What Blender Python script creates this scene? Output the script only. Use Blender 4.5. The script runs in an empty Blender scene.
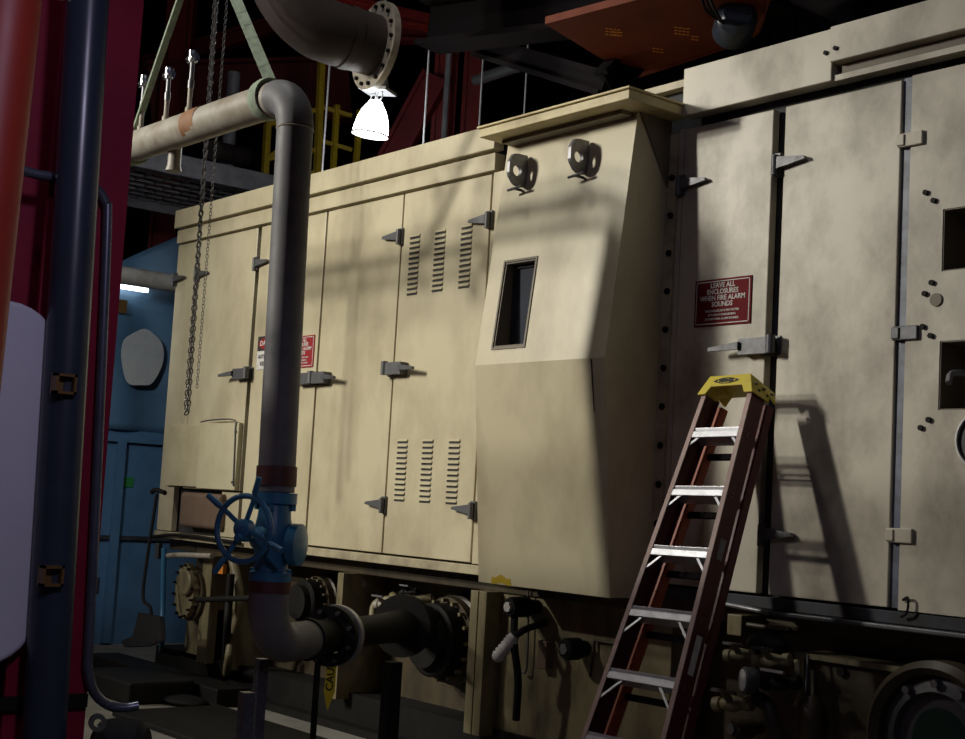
import bpy, bmesh, math, random
from mathutils import Vector, Matrix
random.seed(7)
SC = bpy.context.scene
COL = SC.collection
PI = math.pi

# ------------------------------------------------------------------ camera frame (world: X along the enclosure, Y into it, Z up)
FPX, CX, CY = 1400.0, 482.5, 369.5
CAM = Vector((0.0, -5.408, 1.56))
RX = Vector((0.6340945, 0.7712045, 0.0562820))      # camera right
RD = Vector((-0.0388897, 0.1044999, -0.9937642))    # camera down
RF = Vector((-0.7722770, 0.6279517, 0.0962547))     # camera forward
def ray(px, py): return RX*((px-CX)/FPX) + RD*((py-CY)/FPX) + RF
def W(px, py, off=0.0):      # point on the vertical plane `off` metres in front of the enclosure face
    r = ray(px, py); return CAM + r*((-off-CAM.y)/r.y)
def F(px, py, z=0.0):
    r = ray(px, py); return CAM + r*((z-CAM.z)/r.z)
def XP(px, py, x):
    r = ray(px, py); return CAM + r*((x-CAM.x)/r.x)
def Dp(px, py, d): return CAM + ray(px, py)*d

# ------------------------------------------------------------------ materials
def mat(name, col, rough=0.5, metal=0.0, grime=None, gscale=3.0, gamt=0.5, streak=1.0, bump=0.0, bscale=40.0, rvar=0.1, spec=0.5, col2=None, coat=0.0):
    m = bpy.data.materials.new(name); m.use_nodes = True
    nt = m.node_tree; N = nt.nodes; Lk = nt.links
    b = N['Principled BSDF']
    b.inputs['Base Color'].default_value = (*col, 1); b.inputs['Roughness'].default_value = rough
    b.inputs['Metallic'].default_value = metal
    b.inputs['Specular IOR Level'].default_value = spec
    if coat: b.inputs['Coat Weight'].default_value = coat
    geo = N.new('ShaderNodeNewGeometry')
    mp = N.new('ShaderNodeMapping'); mp.inputs['Scale'].default_value = (1, 1, streak)
    Lk.new(geo.outputs['Position'], mp.inputs['Vector'])
    if grime:
        n1 = N.new('ShaderNodeTexNoise'); n1.inputs['Scale'].default_value = gscale; n1.inputs['Detail'].default_value = 7; n1.inputs['Roughness'].default_value = .62
        Lk.new(mp.outputs[0], n1.inputs['Vector'])
        cr = N.new('ShaderNodeValToRGB'); cr.color_ramp.elements[0].position = .42; cr.color_ramp.elements[1].position = .72
        cr.color_ramp.elements[0].color = (0, 0, 0, 1); cr.color_ramp.elements[1].color = (gamt, gamt, gamt, 1)
        Lk.new(n1.outputs['Fac'], cr.inputs['Fac'])
        mx = N.new('ShaderNodeMix'); mx.data_type = 'RGBA'
        mx.inputs[6].default_value = (*col, 1); mx.inputs[7].default_value = (*grime, 1)
        Lk.new(cr.outputs['Color'], mx.inputs[0]); out = mx.outputs[2]
        if col2:
            n3 = N.new('ShaderNodeTexNoise'); n3.inputs['Scale'].default_value = .55; n3.inputs['Detail'].default_value = 2
            Lk.new(geo.outputs['Position'], n3.inputs['Vector'])
            mx2 = N.new('ShaderNodeMix'); mx2.data_type = 'RGBA'; mx2.inputs[6].default_value = (*col, 1); mx2.inputs[7].default_value = (*col2, 1)
            Lk.new(n3.outputs['Fac'], mx2.inputs[0]); Lk.new(mx2.outputs[2], mx.inputs[6])
        Lk.new(out, b.inputs['Base Color'])
        mr = N.new('ShaderNodeMapRange'); mr.inputs['To Min'].default_value = max(.05, rough-rvar); mr.inputs['To Max'].default_value = min(1, rough+rvar)
        Lk.new(n1.outputs['Fac'], mr.inputs['Value']); Lk.new(mr.outputs[0], b.inputs['Roughness'])
    if bump:
        n2 = N.new('ShaderNodeTexNoise'); n2.inputs['Scale'].default_value = bscale; n2.inputs['Detail'].default_value = 4
        Lk.new(geo.outputs['Position'], n2.inputs['Vector'])
        bp = N.new('ShaderNodeBump'); bp.inputs['Strength'].default_value = bump; bp.inputs['Distance'].default_value = .01
        Lk.new(n2.outputs['Fac'], bp.inputs['Height']); Lk.new(bp.outputs[0], b.inputs['Normal'])
    return m
def emit(name, col, s):
    m = bpy.data.materials.new(name); m.use_nodes = True
    b = m.node_tree.nodes['Principled BSDF']; b.inputs['Base Color'].default_value = (*col, 1)
    b.inputs['Emission Color'].default_value = (*col, 1); b.inputs['Emission Strength'].default_value = s
    return m

M = dict(
 cream=mat('cream_paint', (.60, .53, .35), .36, grime=(.22, .17, .09), gscale=2.2, gamt=.5, streak=.6, bump=.05, bscale=5, col2=(.66, .60, .43)),
 grey_cream=mat('cool_light_cream', (.54, .485, .36), .46, grime=(.13, .105, .075), gscale=2.1, gamt=.85, streak=.7, bump=.05, bscale=5, col2=(.60, .56, .48)),  # same cream, greyed to carry the cooler light on the right; grime is its own
 edge=mat('enclosure_frame_paint', (.48, .42, .28), .5, grime=(.12, .09, .06), gscale=5, gamt=.7),
 gap=mat('dark_rubber_seal', (.025, .024, .025), .7, grime=(.05, .06, .09), gscale=6, gamt=.8),
 blue_seal=mat('blue_grey_seal', (.15, .17, .24), .45, grime=(.03, .03, .03), gscale=9, gamt=.8),
 skid=mat('shaded_skid_paint', (.085, .064, .036), .45, grime=(.018, .013, .009), gscale=4, gamt=.95, streak=.4),  # both skid paints darkened to carry the shade below the enclosure
 skid_clean=mat('worn_skid_cream', (.25, .21, .115), .5, grime=(.04, .03, .018), gscale=5, gamt=.9, streak=.4),
 black=mat('black_oily_steel', (.008, .0075, .007), .65, spec=.2, grime=(.018, .015, .012), gscale=6, gamt=.6),
 rubber=mat('black_rubber', (.009, .0085, .010), .75, spec=.2),
 pipe=mat('grey_pipe_paint', (.16, .16, .17), .55, spec=.3, grime=(.09, .09, .11), gscale=7, gamt=.6, bump=.05),
 lightpipe=mat('pale_pipe_paint', (.33, .31, .265), .5, grime=(.14, .09, .05), gscale=4, gamt=.9),
 rust=mat('rust_stain', (.20, .09, .04), .7, grime=(.30, .17, .08), gscale=12, gamt=.6),
 maroon=mat('maroon_band', (.09, .025, .025), .6, grime=(.03, .01, .01), gscale=9, gamt=.6),
 blue=mat('blue_valve_enamel', (.040, .19, .36), .36, grime=(.025, .09, .17), gscale=9, gamt=.7),
 navy=mat('navy_pipe_paint', (.030, .040, .062), .30, grime=(.018, .024, .036), gscale=6, gamt=.6),
 darkred=mat('dark_red_machine_paint', (.22, .008, .030), .5, spec=.25, grime=(.13, .005, .022), gscale=3, gamt=.7),
 orange_red=mat('orange_red_paint', (.26, .020, .010), .5, grime=(.18, .012, .008), gscale=4, gamt=.6),
 white_panel=mat('off_white_plastic', (.60, .58, .64), .4, grime=(.45, .44, .5), gscale=3, gamt=.4),
 conduit=mat('grey_conduit', (.16, .17, .22), .28, metal=.6, grime=(.07, .07, .09), gscale=14, gamt=.6),
 brass=mat('brass_bracket', (.20, .11, .035), .45, metal=.4),
 steel=mat('worn_grey_steel', (.24, .24, .26), .45, metal=.6, grime=(.12, .11, .11), gscale=14, gamt=.7),
 chrome=mat('bright_steel', (.72, .72, .74), .18, metal=1.0),
 alu=mat('step_aluminium', (.62, .63, .68), .38, metal=.55, grime=(.35, .35, .38), gscale=20, gamt=.6),
 fibre=mat('maroon_fibreglass', (.095, .010, .018), .45, grime=(.13, .028, .034), gscale=10, gamt=.55),
 fibre_or=mat('orange_fibreglass', (.34, .065, .022), .42, grime=(.25, .05, .02), gscale=10, gamt=.5),
 fibre_edge=mat('worn_pale_fibreglass', (.33, .20, .18), .5, grime=(.42, .32, .30), gscale=20, gamt=.8),
 yellow=mat('yellow_plastic', (.62, .50, .035), .45, grime=(.40, .30, .02), gscale=10, gamt=.4),
 yellow_paint=mat('yellow_railing_paint', (.50, .36, .02), .5, grime=(.25, .17, .01), gscale=9, gamt=.5),
 ink=mat('black_ink', (.02, .02, .02), .6),
 blueink=mat('blue_marker', (.03, .04, .28), .6),
 tagyellow=mat('caution_yellow', (.92, .78, .03), .5),
 signred=mat('sign_red', (.15, .010, .014), .75, spec=.15, grime=(.09, .01, .01), gscale=8, gamt=.5),
 signred_b=mat('sign_bright_red', (.30, .015, .02), .4),
 signwhite=mat('sign_white', (.70, .68, .66), .7, spec=.2, grime=(.35, .33, .32), gscale=30, gamt=.5),
 hood_trim=mat('hood_roof_yellow_cream', (.62, .52, .27), .5, grime=(.30, .22, .10), gscale=6, gamt=.6),
 hinge=mat('dull_hinge_steel', (.12, .12, .13), .5, metal=.5, grime=(.08, .08, .08), gscale=20, gamt=.7),
 glass=mat('dark_window_glass', (.045, .05, .065), .15, spec=.6),
 winframe=mat('brown_window_reveal', (.16, .13, .09), .55),
 jbox=mat('cream_box_paint', (.60, .54, .36), .42, grime=(.35, .29, .17), gscale=4, gamt=.5),
 jbox2=mat('paler_box_paint', (.64, .59, .40), .42, grime=(.40, .34, .2), gscale=4, gamt=.4),
 brownbox=mat('brown_inner_box', (.17, .11, .075), .6, grime=(.10, .06, .04), gscale=5, gamt=.6),
 sling=mat('green_sling_webbing', (.27, .33, .25), .85, grime=(.14, .18, .14), gscale=30, gamt=.8),
 chain=mat('dark_chain_steel', (.13, .125, .13), .35, metal=.8),
 redsteel=mat('red_structural_paint', (.26, .022, .016), .5, grime=(.12, .012, .012), gscale=2, gamt=.7),
 redsteel_d=mat('deep_red_structural_paint', (.19, .015, .017), .55, grime=(.07, .006, .008), gscale=2, gamt=.7),
 duct=mat('brown_grey_duct', (.055, .042, .039), .6, spec=.25, grime=(.03, .023, .022), gscale=3, gamt=.7),
 flange=mat('pale_flange_paint', (.40, .36, .30), .5, grime=(.2, .16, .12), gscale=14, gamt=.7),
 silver=mat('silver_cladding', (.45, .48, .53), .28, metal=.9),
 orange=mat('crane_orange', (.15, .026, .007), .6, spec=.2, grime=(.085, .014, .005), gscale=4, gamt=.6),
 beam=mat('black_beam_paint', (.006, .005, .006), .85, spec=.08, grime=(.012, .007, .007), gscale=3, gamt=.6),
 grate=mat('galvanised_grating', (.34, .34, .37), .5, metal=.2, grime=(.10, .10, .11), gscale=6, gamt=.6),
 tarp=mat('blue_tarpaulin', (.085, .17, .26), .5, grime=(.05, .10, .16), gscale=3, gamt=.7, bump=.3, bscale=4),
 patch=mat('faded_white_print', (.50, .50, .47), .6, grime=(.36, .38, .38), gscale=12, gamt=.5),
 partition=mat('blue_partition_paint', (.09, .19, .31), .45, grime=(.05, .11, .19), gscale=3, gamt=.6),
 partition_d=mat('deeper_blue_paint', (.06, .13, .23), .45),
 green=mat('green_sticker', (.03, .22, .06), .5),
 concrete=mat('stained_concrete', (.25, .24, .21), .75, grime=(.10, .09, .075), gscale=1.6, gamt=.8, bump=.15, bscale=30),
 darkwall=mat('dark_cladding', (.020, .019, .022), .7, grime=(.008, .008, .009), gscale=1, gamt=.7),
 gauge=mat('dark_gauge_face', (.05, .05, .05), .35),
 lampgrey=mat('lamp_grey_housing', (.35, .35, .36), .45, metal=.3),
 lampglow=emit('lit_lamp_glass', (.92, .95, 1.0), 14.0),
 tubeglow=emit('lit_fluorescent_tube', (.85, .93, 1.0), 6.0),
 orangetag=mat('orange_tag', (.62, .22, .02), .5),
)

# ------------------------------------------------------------------ mesh builder
class MB:
    def __init__(s): s.v = []; s.f = []
    def add(s, vs, fs):
        k = len(s.v); s.v += [Vector(v) for v in vs]; s.f += [[i+k for i in f] for f in fs]; return s
    def box(s, x0, x1, y0, y1, z0, z1):
        if x0 > x1: x0, x1 = x1, x0
        if y0 > y1: y0, y1 = y1, y0
        if z0 > z1: z0, z1 = z1, z0
        return s.add([(x0,y0,z0),(x1,y0,z0),(x1,y1,z0),(x0,y1,z0),(x0,y0,z1),(x1,y0,z1),(x1,y1,z1),(x0,y1,z1)],
              [(0,3,2,1),(4,5,6,7),(0,1,5,4),(1,2,6,5),(2,3,7,6),(3,0,4,7)])
    def obox(s, c, ax, ay, az):            # oriented box: centre and three half-extent vectors
        c = Vector(c); vs = []
        for k in (-1, 1):
            for i, j in ((-1,-1),(1,-1),(1,1),(-1,1)): vs.append(c+ax*i+ay*j+az*k)
        return s.add(vs, [(0,3,2,1),(4,5,6,7),(0,1,5,4),(1,2,6,5),(2,3,7,6),(3,0,4,7)])
    def bar(s, p0, p1, w, h, ref=(0,0,1)):  # rectangular bar from p0 to p1
        p0 = Vector(p0); p1 = Vector(p1); d = (p1-p0).normalized(); ref = Vector(ref)
        if abs(d.dot(ref)) > .98: ref = Vector((1,0,0))
        a = d.cross(ref).normalized(); b = a.cross(d).normalized()
        return s.obox((p0+p1)/2, a*w/2, b*h/2, (p1-p0)/2)
    def prism(s, pts, vec):
        pts = [Vector(p) for p in pts]; vec = Vector(vec); n = len(pts)
        return s.add(pts+[p+vec for p in pts], [list(range(n))[::-1], list(range(n, 2*n))]+[(i,(i+1)%n,n+(i+1)%n,n+i) for i in range(n)])
    def lathe(s, prof, o, ax, seg=24, cap=True):   # prof: (radius, distance along axis)
        o = Vector(o); ax = Vector(ax).normalized(); ref = Vector((0,0,1)) if abs(ax.z) < .9 else Vector((1,0,0))
        u = ax.cross(ref).normalized(); w = u.cross(ax)
        vs = []; n = len(prof)
        for r, h in prof:
            for i in range(seg):
                a = 2*PI*i/seg; vs.append(o+ax*h+(u*math.cos(a)+w*math.sin(a))*r)
        fs = [(j*seg+i, j*seg+(i+1)%seg, (j+1)*seg+(i+1)%seg, (j+1)*seg+i) for j in range(n-1) for i in range(seg)]
        if cap: fs += [list(range(seg))[::-1], list(range((n-1)*seg, n*seg))]
        return s.add(vs, fs)
    def cyl(s, p0, p1, r, r1=None, seg=16):
        p0 = Vector(p0); p1 = Vector(p1)
        return s.lathe([(r, 0), (r if r1 is None else r1, (p1-p0).length)], p0, p1-p0, seg)
    def ring(s, o, ax, r0, r1, t, seg=28):         # washer
        return s.lathe([(r0,0),(r1,0),(r1,t),(r0,t),(r0,0)], o, ax, seg, cap=False)
    def tube(s, pts, r, seg=12, closed=False, flat=None):
        pts = [Vector(p) for p in pts]; n = len(pts); rs = r if isinstance(r, (list, tuple)) else [r]*n
        T = []
        for i in range(n):
            a = pts[(i-1) % n] if (closed or i > 0) else pts[i]; b = pts[(i+1) % n] if (closed or i < n-1) else pts[i]
            T.append((b-a).normalized())
        ref = Vector((0,0,1)) if abs(T[0].z) < .9 else Vector((1,0,0))
        u = T[0].cross(ref).normalized(); vs = []
        for i in range(n):
            u = (u - T[i]*u.dot(T[i])).normalized(); w = T[i].cross(u)
            for k in range(seg):
                a = 2*PI*k/seg; vs.append(pts[i]+u*math.cos(a)*rs[i]+w*math.sin(a)*rs[i])
        m = n if closed else n-1
        fs = [(j*seg+k, j*seg+(k+1) % seg, ((j+1) % n)*seg+(k+1) % seg, ((j+1) % n)*seg+k) for j in range(m) for k in range(seg)]
        if not closed: fs += [list(range(seg))[::-1], list(range((n-1)*seg, n*seg))]
        return s.add(vs, fs)
    def sphere(s, c, r, seg=16, sx=1, sy=1, sz=1):
        c = Vector(c); n = seg//2; vs = []; fs = []
        for j in range(1, n):
            t = PI*j/n
            for i in range(seg):
                a = 2*PI*i/seg; vs.append(c+Vector((math.sin(t)*math.cos(a)*r*sx, math.sin(t)*math.sin(a)*r*sy, math.cos(t)*r*sz)))
        vs += [c+Vector((0,0,r*sz)), c-Vector((0,0,r*sz))]
        for j in range(n-2):
            for i in range(seg): fs.append((j*seg+i, (j+1)*seg+i, (j+1)*seg+(i+1) % seg, j*seg+(i+1) % seg))
        a, b = len(vs)-2, len(vs)-1
        for i in range(seg): fs += [(a, i, (i+1) % seg), (b, (n-2)*seg+(i+1) % seg, (n-2)*seg+i)]
        return s.add(vs, fs)
    def build(s, name, m, parent=None, smooth=False, bevel=0.0, label=None, segs=2):
        me = bpy.data.meshes.new(name)
        o = bpy.data.objects.new(name, me); COL.objects.link(o)
        off = wloc(parent) if parent else Vector()
        if parent is None and s.v:            # a mesh thing gets its origin at its base
            lo = [min(v[i] for v in s.v) for i in range(3)]; hi = [max(v[i] for v in s.v) for i in range(3)]
            off = Vector(((lo[0]+hi[0])/2, (lo[1]+hi[1])/2, lo[2])); o.location = off
        me.from_pydata([tuple(v-off) for v in s.v], [], s.f); me.materials.append(m)
        bm = bmesh.new(); bm.from_mesh(me); bmesh.ops.recalc_face_normals(bm, faces=bm.faces); bm.to_mesh(me); bm.free()
        if smooth:
            for p in me.polygons: p.use_smooth = True
            e = o.modifiers.new('edge', 'EDGE_SPLIT'); e.split_angle = math.radians(38)
        if bevel:
            b = o.modifiers.new('bevel', 'BEVEL'); b.width = bevel; b.segments = segs; b.limit_method = 'ANGLE'
        if parent: o.parent = parent
        if label: o['label'] = label
        return o
def wloc(o):
    l = Vector(o.location)
    while o.parent: o = o.parent; l += Vector(o.location)
    return l
def thing(name, loc, label, cat, group=None):
    o = bpy.data.objects.new(name, None); COL.objects.link(o); o.location = loc; o.empty_display_size = .1
    return tag(o, label, cat, group)
def tag(o, label, cat, group=None):
    o['label'] = label; o['category'] = cat
    if group: o['group'] = group
    return o
def struct(o): o['kind'] = 'structure'; return o
def mb(): return MB()
def arc(c, a, b, r, t0, t1, n=10):        # points c + r(a cos t + b sin t)
    c = Vector(c); a = Vector(a); b = Vector(b)
    return [c+(a*math.cos(t0+(t1-t0)*i/n)+b*math.sin(t0+(t1-t0)*i/n))*r for i in range(n+1)]
def smooth_pts(P, k=6):                   # Catmull-Rom
    P = [Vector(p) for p in P]; Q = [P[0]*2-P[1]]+P+[P[-1]*2-P[-2]]; out = []
    for i in range(1, len(Q)-2):
        for j in range(k):
            t = j/k; a, b, c, d = Q[i-1], Q[i], Q[i+1], Q[i+2]
            out.append(.5*((2*b)+(c-a)*t+(2*a-5*b+4*c-d)*t*t+(3*b-a-3*c+d)*t**3))
    return out+[P[-1]]
def text(name, body, size, o, xd, ud, m, parent, align='CENTER', depth=.0015, sx=1.0, sp=1.0, bold=0.0):
    cu = bpy.data.curves.new(name, 'FONT'); cu.body = body; cu.size = size; cu.align_x = align; cu.align_y = 'CENTER'
    cu.extrude = depth; cu.space_line = sp; cu.offset = bold; cu.resolution_u = 2
    t = bpy.data.objects.new(name, cu); COL.objects.link(t)
    bpy.context.view_layer.update()
    me = bpy.data.meshes.new_from_object(t.evaluated_get(bpy.context.evaluated_depsgraph_get()))
    bpy.data.objects.remove(t); bpy.data.curves.remove(cu)
    xd = Vector(xd).normalized(); ud = Vector(ud).normalized(); nd = xd.cross(ud); o = Vector(o); off = wloc(parent)
    for v in me.vertices: v.co = o+xd*(v.co.x*sx)+ud*v.co.y+nd*v.co.z-off
    me.materials.clear(); me.materials.append(m); me.name = name
    ob = bpy.data.objects.new(name, me); COL.objects.link(ob); ob.parent = parent
    return ob
EX, EY, EZ = Vector((1,0,0)), Vector((0,1,0)), Vector((0,0,1))

# ------------------------------------------------------------------ camera
cd = bpy.data.cameras.new('camera'); cam = bpy.data.objects.new('camera', cd); COL.objects.link(cam)
cd.sensor_fit = 'HORIZONTAL'; cd.sensor_width = 36; cd.lens = FPX/965*36; cd.clip_start = .05
mw = Matrix((RX, -RD, -RF)).transposed().to_4x4(); mw.translation = CAM; cam.matrix_world = mw
SC.camera = cam

# ------------------------------------------------------------------ setting
struct(mb().box(-22, 8, -13, 10, -.2, 0).build('floor', M['concrete']))
wb = mb()
for i in range(60): wb.box(-22+i*.5, -21.8+i*.5, 9.93, 10.02, 0, 11)
wb.box(-22, 8, 10, 10.3, 0, 11); struct(wb.build('wall_back', M['darkwall']))
struct(mb().box(-22.3, -22, -13, 10.3, 0, 11).build('wall_left', M['darkwall']))
struct(mb().box(-22.3, 8, -13, 10.3, 11, 11.2).build('ceiling', M['darkwall']))

# ------------------------------------------------------------------ long cream enclosure
ZT, ZB, ZR = 3.625, 1.203, 3.915
XL_, XR_ = -10.86, -1.6
enc = thing('machine_enclosure', (-6.3, 0, 1.14), 'long cream painted steel machine enclosure with tall doors, standing on a dark shaded skid', 'enclosure')
mb().box(XL_, -3.52, .06, 2.6, 1.20, 3.87).box(-3.52, XR_, .24, 2.6, 1.20, 3.87).build('core', M['gap'], enc)
mb().box(XL_, -5.09, -.02, .4, 1.14, 1.196).build('sill', M['edge'], enc, bevel=.004)
mb().box(-5.085, XR_, .0, .4, 1.14, 1.196).build('sill', M['gap'], enc, bevel=.004, label='black sill under the right doors')
mb().box(XL_, XR_, 0, 2.6, 3.86, 3.90).build('roof_panel', M['edge'], enc)
# left: two stepped fascia bands, right: one taller band
mb().box(XL_-.01, -6.60, -.05, .03, 3.762, ZR).build('upper_fascia', M['cream'], enc, bevel=.004)
mb().box(XL_, -6.62, -.02, .06, 3.634, 3.745).build('lower_fascia', M['cream'], enc, bevel=.003)
mb().box(-5.02, -4.062, -.06, .03, 3.672, 3.93).build('upper_fascia', M['grey_cream'], enc, bevel=.004)
b = mb().box(-4.057, XR_, -.085, .03, 3.755, 3.93); b.build('upper_fascia', M['grey_cream'], enc, bevel=.004)
mb().box(-4.057, XR_, -.045, .03, 3.672, 3.70).build('fascia_lip', M['grey_cream'], enc)
mb().box(-4.03, XR_, -.02, .03, 3.70, 3.755).build('fascia_slot', M['winframe'], enc)
for x, y_ in ((-4.095, -.06), (-4.02, -.085)):
    mb().cyl((x, y_, 3.815), (x, y_-.012, 3.815), .011, seg=10).build('bolt', M['black'], enc)

def hinge(parent, x, z, d, m='hinge', s=1.0):      # tapered strap hinge, d = +1 strap points right
    h = mb()
    h.prism([(x-.01*d, -.012, z-.034*s), (x-.01*d, -.012, z+.032*s), (x+.06*d*s, -.012, z+.024*s), (x+.18*d*s, -.012, z+.010*s), (x+.19*d*s, -.012, z-.006*s), (x+.08*d*s, -.012, z-.022*s)], (0, -.026, 0))
    h.cyl((x, -.030, z-.060*s), (x, -.030, z+.040*s), .018*s, seg=10)
    h.box(x-.025, x+.025, -.02, .055, z-.06*s, z+.05*s)
    o = h.build('hinge', M[m], parent, smooth=True, bevel=.003)
    for k in (.06, .12): mb().cyl((x+k*d*s, -.034, z+.004), (x+k*d*s, -.042, z+.004), .009, seg=8)
    return o
def handle(parent, x, z, d, m='hinge'):    # boxy latch with tapering lever, lever points d
    h = mb()
    h.box(x-.03*d, x+.16*d, -.065, .0, z-.045, z+.035)
    h.prism([(x+.15*d, -.06, z-.02), (x+.15*d, -.06, z+.018), (x+.33*d, -.075, z-.006), (x+.33*d, -.075, z-.024)], (0, -.022, 0))
    h.cyl((x-.035*d, -.055, z-.045), (x-.035*d, -.055, z+.045), .024, seg=12)
    h.box(x-.06, x+.06, -.012, .055, z-.05, z+.045)
    return h.build('latch_handle', M[m], parent, smooth=True, bevel=.006)
def clip(parent, x, z, m='grey_cream'):
    h = mb().box(x-.02, x+.11, -.022, .0, z-.032, z+.032); h.box(x-.02, x+.02, -.03, .055, z-.026, z+.026)
    return h.build('latch_clip', M[m], parent, bevel=.004)
def door(x0, x1, z0=ZB+.006, z1=ZT-.008, m='cream', label=None):
    return mb().box(x0, x1, -.004, .045, z0, z1).build('door', M[m], enc, bevel=.005, label=label)
JA, JB, JC, JD = -9.492, -8.53, -7.587, -6.65
# end panel with its lower notch, then the hinged doors
ep = mb().box(XL_, -10.46, .0, .05, 1.87, ZT-.004); ep.box(XL_, -10.60, .0, .05, 1.203, 1.87)
ep.build('end_panel', M['cream'], enc, bevel=.003)
d0 = door(-10.448, JA-.025, 1.56); hinge(d0, -10.45, 3.33, 1); handle(d0, JA, 2.47, -1)
mb().box(JA-.30, JA-.025, .0, .045, 1.203, 1.55).build('lower_panel', M['cream'], enc, bevel=.003)
hinge(enc, XL_+.0, 3.33, 1)
d1 = door(JA+.03, JB-.012); hinge(d1, JA, 3.33, 1); handle(d1, JB-.03, 2.40, -1)
d2 = door(JB+.012, JC-.008); hinge(d2, JC, 3.33, -1); hinge(d2, JC, 1.53, -1); handle(d2, JB+.03, 2.40, 1)
d3 = door(JC+.008, JD-.012, label='cream door with six columns of ventilation louvres'); handle(d3, JC, 2.43, 1); hinge(d3, JD, 3.33, -1); hinge(d3, JD, 1.53, -1)
for zc in (3.12, 1.76):
    for xc in (-7.43, -7.155, -6.88):
        lv = mb()
        for i in range(12):
            z = zc+(i-5.5)*.0345
            lv.add([(xc-.056, -.005, z+.011), (xc+.056, -.005, z+.011), (xc+.056, -.017, z-.004), (xc-.056, -.017, z-.004), (xc-.056, -.005, z-.006), (xc+.056, -.005, z-.006)],
                   [(0,1,2,3), (3,2,5,4), (0,3,4), (1,5,2)])
        sl = mb()
        for i in range(12):
            z = zc+(i-5.5)*.0345; sl.box(xc-.055, xc+.055, -.006, 0, z-.017, z-.004)
        lo = lv.build('louvre_column', M['cream'], d3)
        s_ = sl.build('louvre_slots', M['gap'], d3)
for i, x in enumerate((JD+.02,)): mb().box(x-.02, x+.36, .0, .06, 1.203, ZT).build('frame_post', M['cream'], enc, bevel=.003)
# right-hand doors
mb().box(-5.085, -5.05, .0, .06, 1.203, ZT).build('frame_post', M['grey_cream'], enc)
d4 = door(-5.045, -4.448, m='grey_cream'); hinge(d4, -5.05, 3.315, 1); handle(d4, -4.41, 2.42, -1)
d5 = door(-4.375, -3.705, m='grey_cream'); hinge(d5, -4.41, 3.33, 1); hinge(d5, -4.41, 1.50, 1, 'hinge')
mb().box(-4.447, -4.376, .048, .06, 1.21, ZT).build('seal_strip', M['gap'], enc)
mb().box(-3.703, -3.655, .012, .06, 1.21, ZT).build('seal_strip', M['blue_seal'], enc)
# right panel with two square openings
hx0, hx1 = -3.475, -3.13; px0 = -3.65
holes = [(2.70, 2.98), (2.085, 2.39)]
pn = mb()
zs = [1.203, holes[1][0], holes[1][1], holes[0][0], holes[0][1], ZT]
for i in range(5):
    if i in (1, 3):
        pn.box(px0, hx0, -.004, .045, zs[i], zs[i+1]); pn.box(hx1, XR_, -.004, .045, zs[i], zs[i+1])
    else: pn.box(px0, XR_, -.004, .045, zs[i], zs[i+1])
p5 = pn.build('fixed_panel', M['grey_cream'], enc, label='cream panel with two square openings')
for z0, z1 in holes:
    w = mb(); t = .006
    w.box(hx0, hx0+t, .0, .20, z0, z1); w.box(hx1-t, hx1, .0, .20, z0, z1); w.box(hx0, hx1, .0, .20, z0, z0+t); w.box(hx0, hx1, .0, .20, z1-t, z1); w.box(hx0, hx1, .19, .20, z0, z1)
    w.build('opening_box', M['winframe'], p5)
for z, m_ in ((3.325, 'grey_cream'), (2.435, 'hinge'), (1.53, 'grey_cream')): clip(enc, -3.69, z, m_)
for x, y in ((927,193),(935,201),(933,283),(926,294),(924,327),(932,336),(930,420),(922,428)):
    p = W(x, y); mb().cyl((p.x, 0, p.z), (p.x, -.018, p.z), .013, seg=8).build('bolt', M['black'], p5)
p = W(937, 300); mb().cyl((p.x, 0, p.z), (p.x, -.012, p.z), .03, seg=14).build('plug', M['winframe'], p5)
# cable tail hanging out at the foot of the blue seal
mb().tube(smooth_pts([W(903, 600, .01), W(908, 598, .03), W(907, 612, .03), W(901, 617, .02)]), .006, 6).build('cable_tail', M['rubber'], enc)

# ------------------------------------------------------------------ projecting hood
HXL, HXR = -6.215, -5.155
prof = [(.0, 1.125), (.295, 1.125), (.41, 2.352), (.255, 3.68), (.0, 3.68)]
hood = thing('air_hood', (-5.71, -.2, 1.125), 'cream angular hood bulging from the enclosure, with a narrow dark window', 'hood')
def hy(z): return -(.295+(z-1.125)/(2.352-1.125)*.115 if z < 2.352 else .41-(z-2.352)/(3.68-2.352)*.155)
wx0, wx1, wz0, wz1 = -6.075, -5.81, 2.448, 2.945
h = mb()
def fpanel(x0, x1, z0, z1):
    h.add([(x0, hy(z0), z0), (x1, hy(z0), z0), (x1, hy(z1), z1), (x0, hy(z1), z1)], [(0,1,2,3)])
fpanel(HXL, HXR, 1.125, 2.352); fpanel(HXL, HXR, 2.352, wz0); fpanel(HXL, wx0, wz0, wz1); fpanel(wx1, HXR, wz0, wz1); fpanel(HXL, HXR, wz1, 3.68)
for x in (HXL, HXR):
    pts = [(x, 0, 1.125), (x, hy(1.125), 1.125), (x, hy(2.352), 2.352), (x, hy(wz0), wz0), (x, hy(wz1), wz1), (x, hy(3.68), 3.68), (x, 0, 3.68)]
    h.add(pts, [tuple(range(7))])
h.add([(HXL,0,1.125),(HXR,0,1.125),(HXR,hy(1.125),1.125),(HXL,hy(1.125),1.125)], [(0,1,2,3)])
h.add([(HXL,0,3.68),(HXR,0,3.68),(HXR,hy(3.68),3.68),(HXL,hy(3.68),3.68)], [(0,1,2,3)])
bmo = h.build('shell', M['cream'], hood)
bm = bmesh.new(); bm.from_mesh(bmo.data); bmesh.ops.remove_doubles(bm, verts=bm.verts, dist=.0005); bmesh.ops.recalc_face_normals(bm, faces=bm.faces); bm.to_mesh(bmo.data); bm.free()
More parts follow.
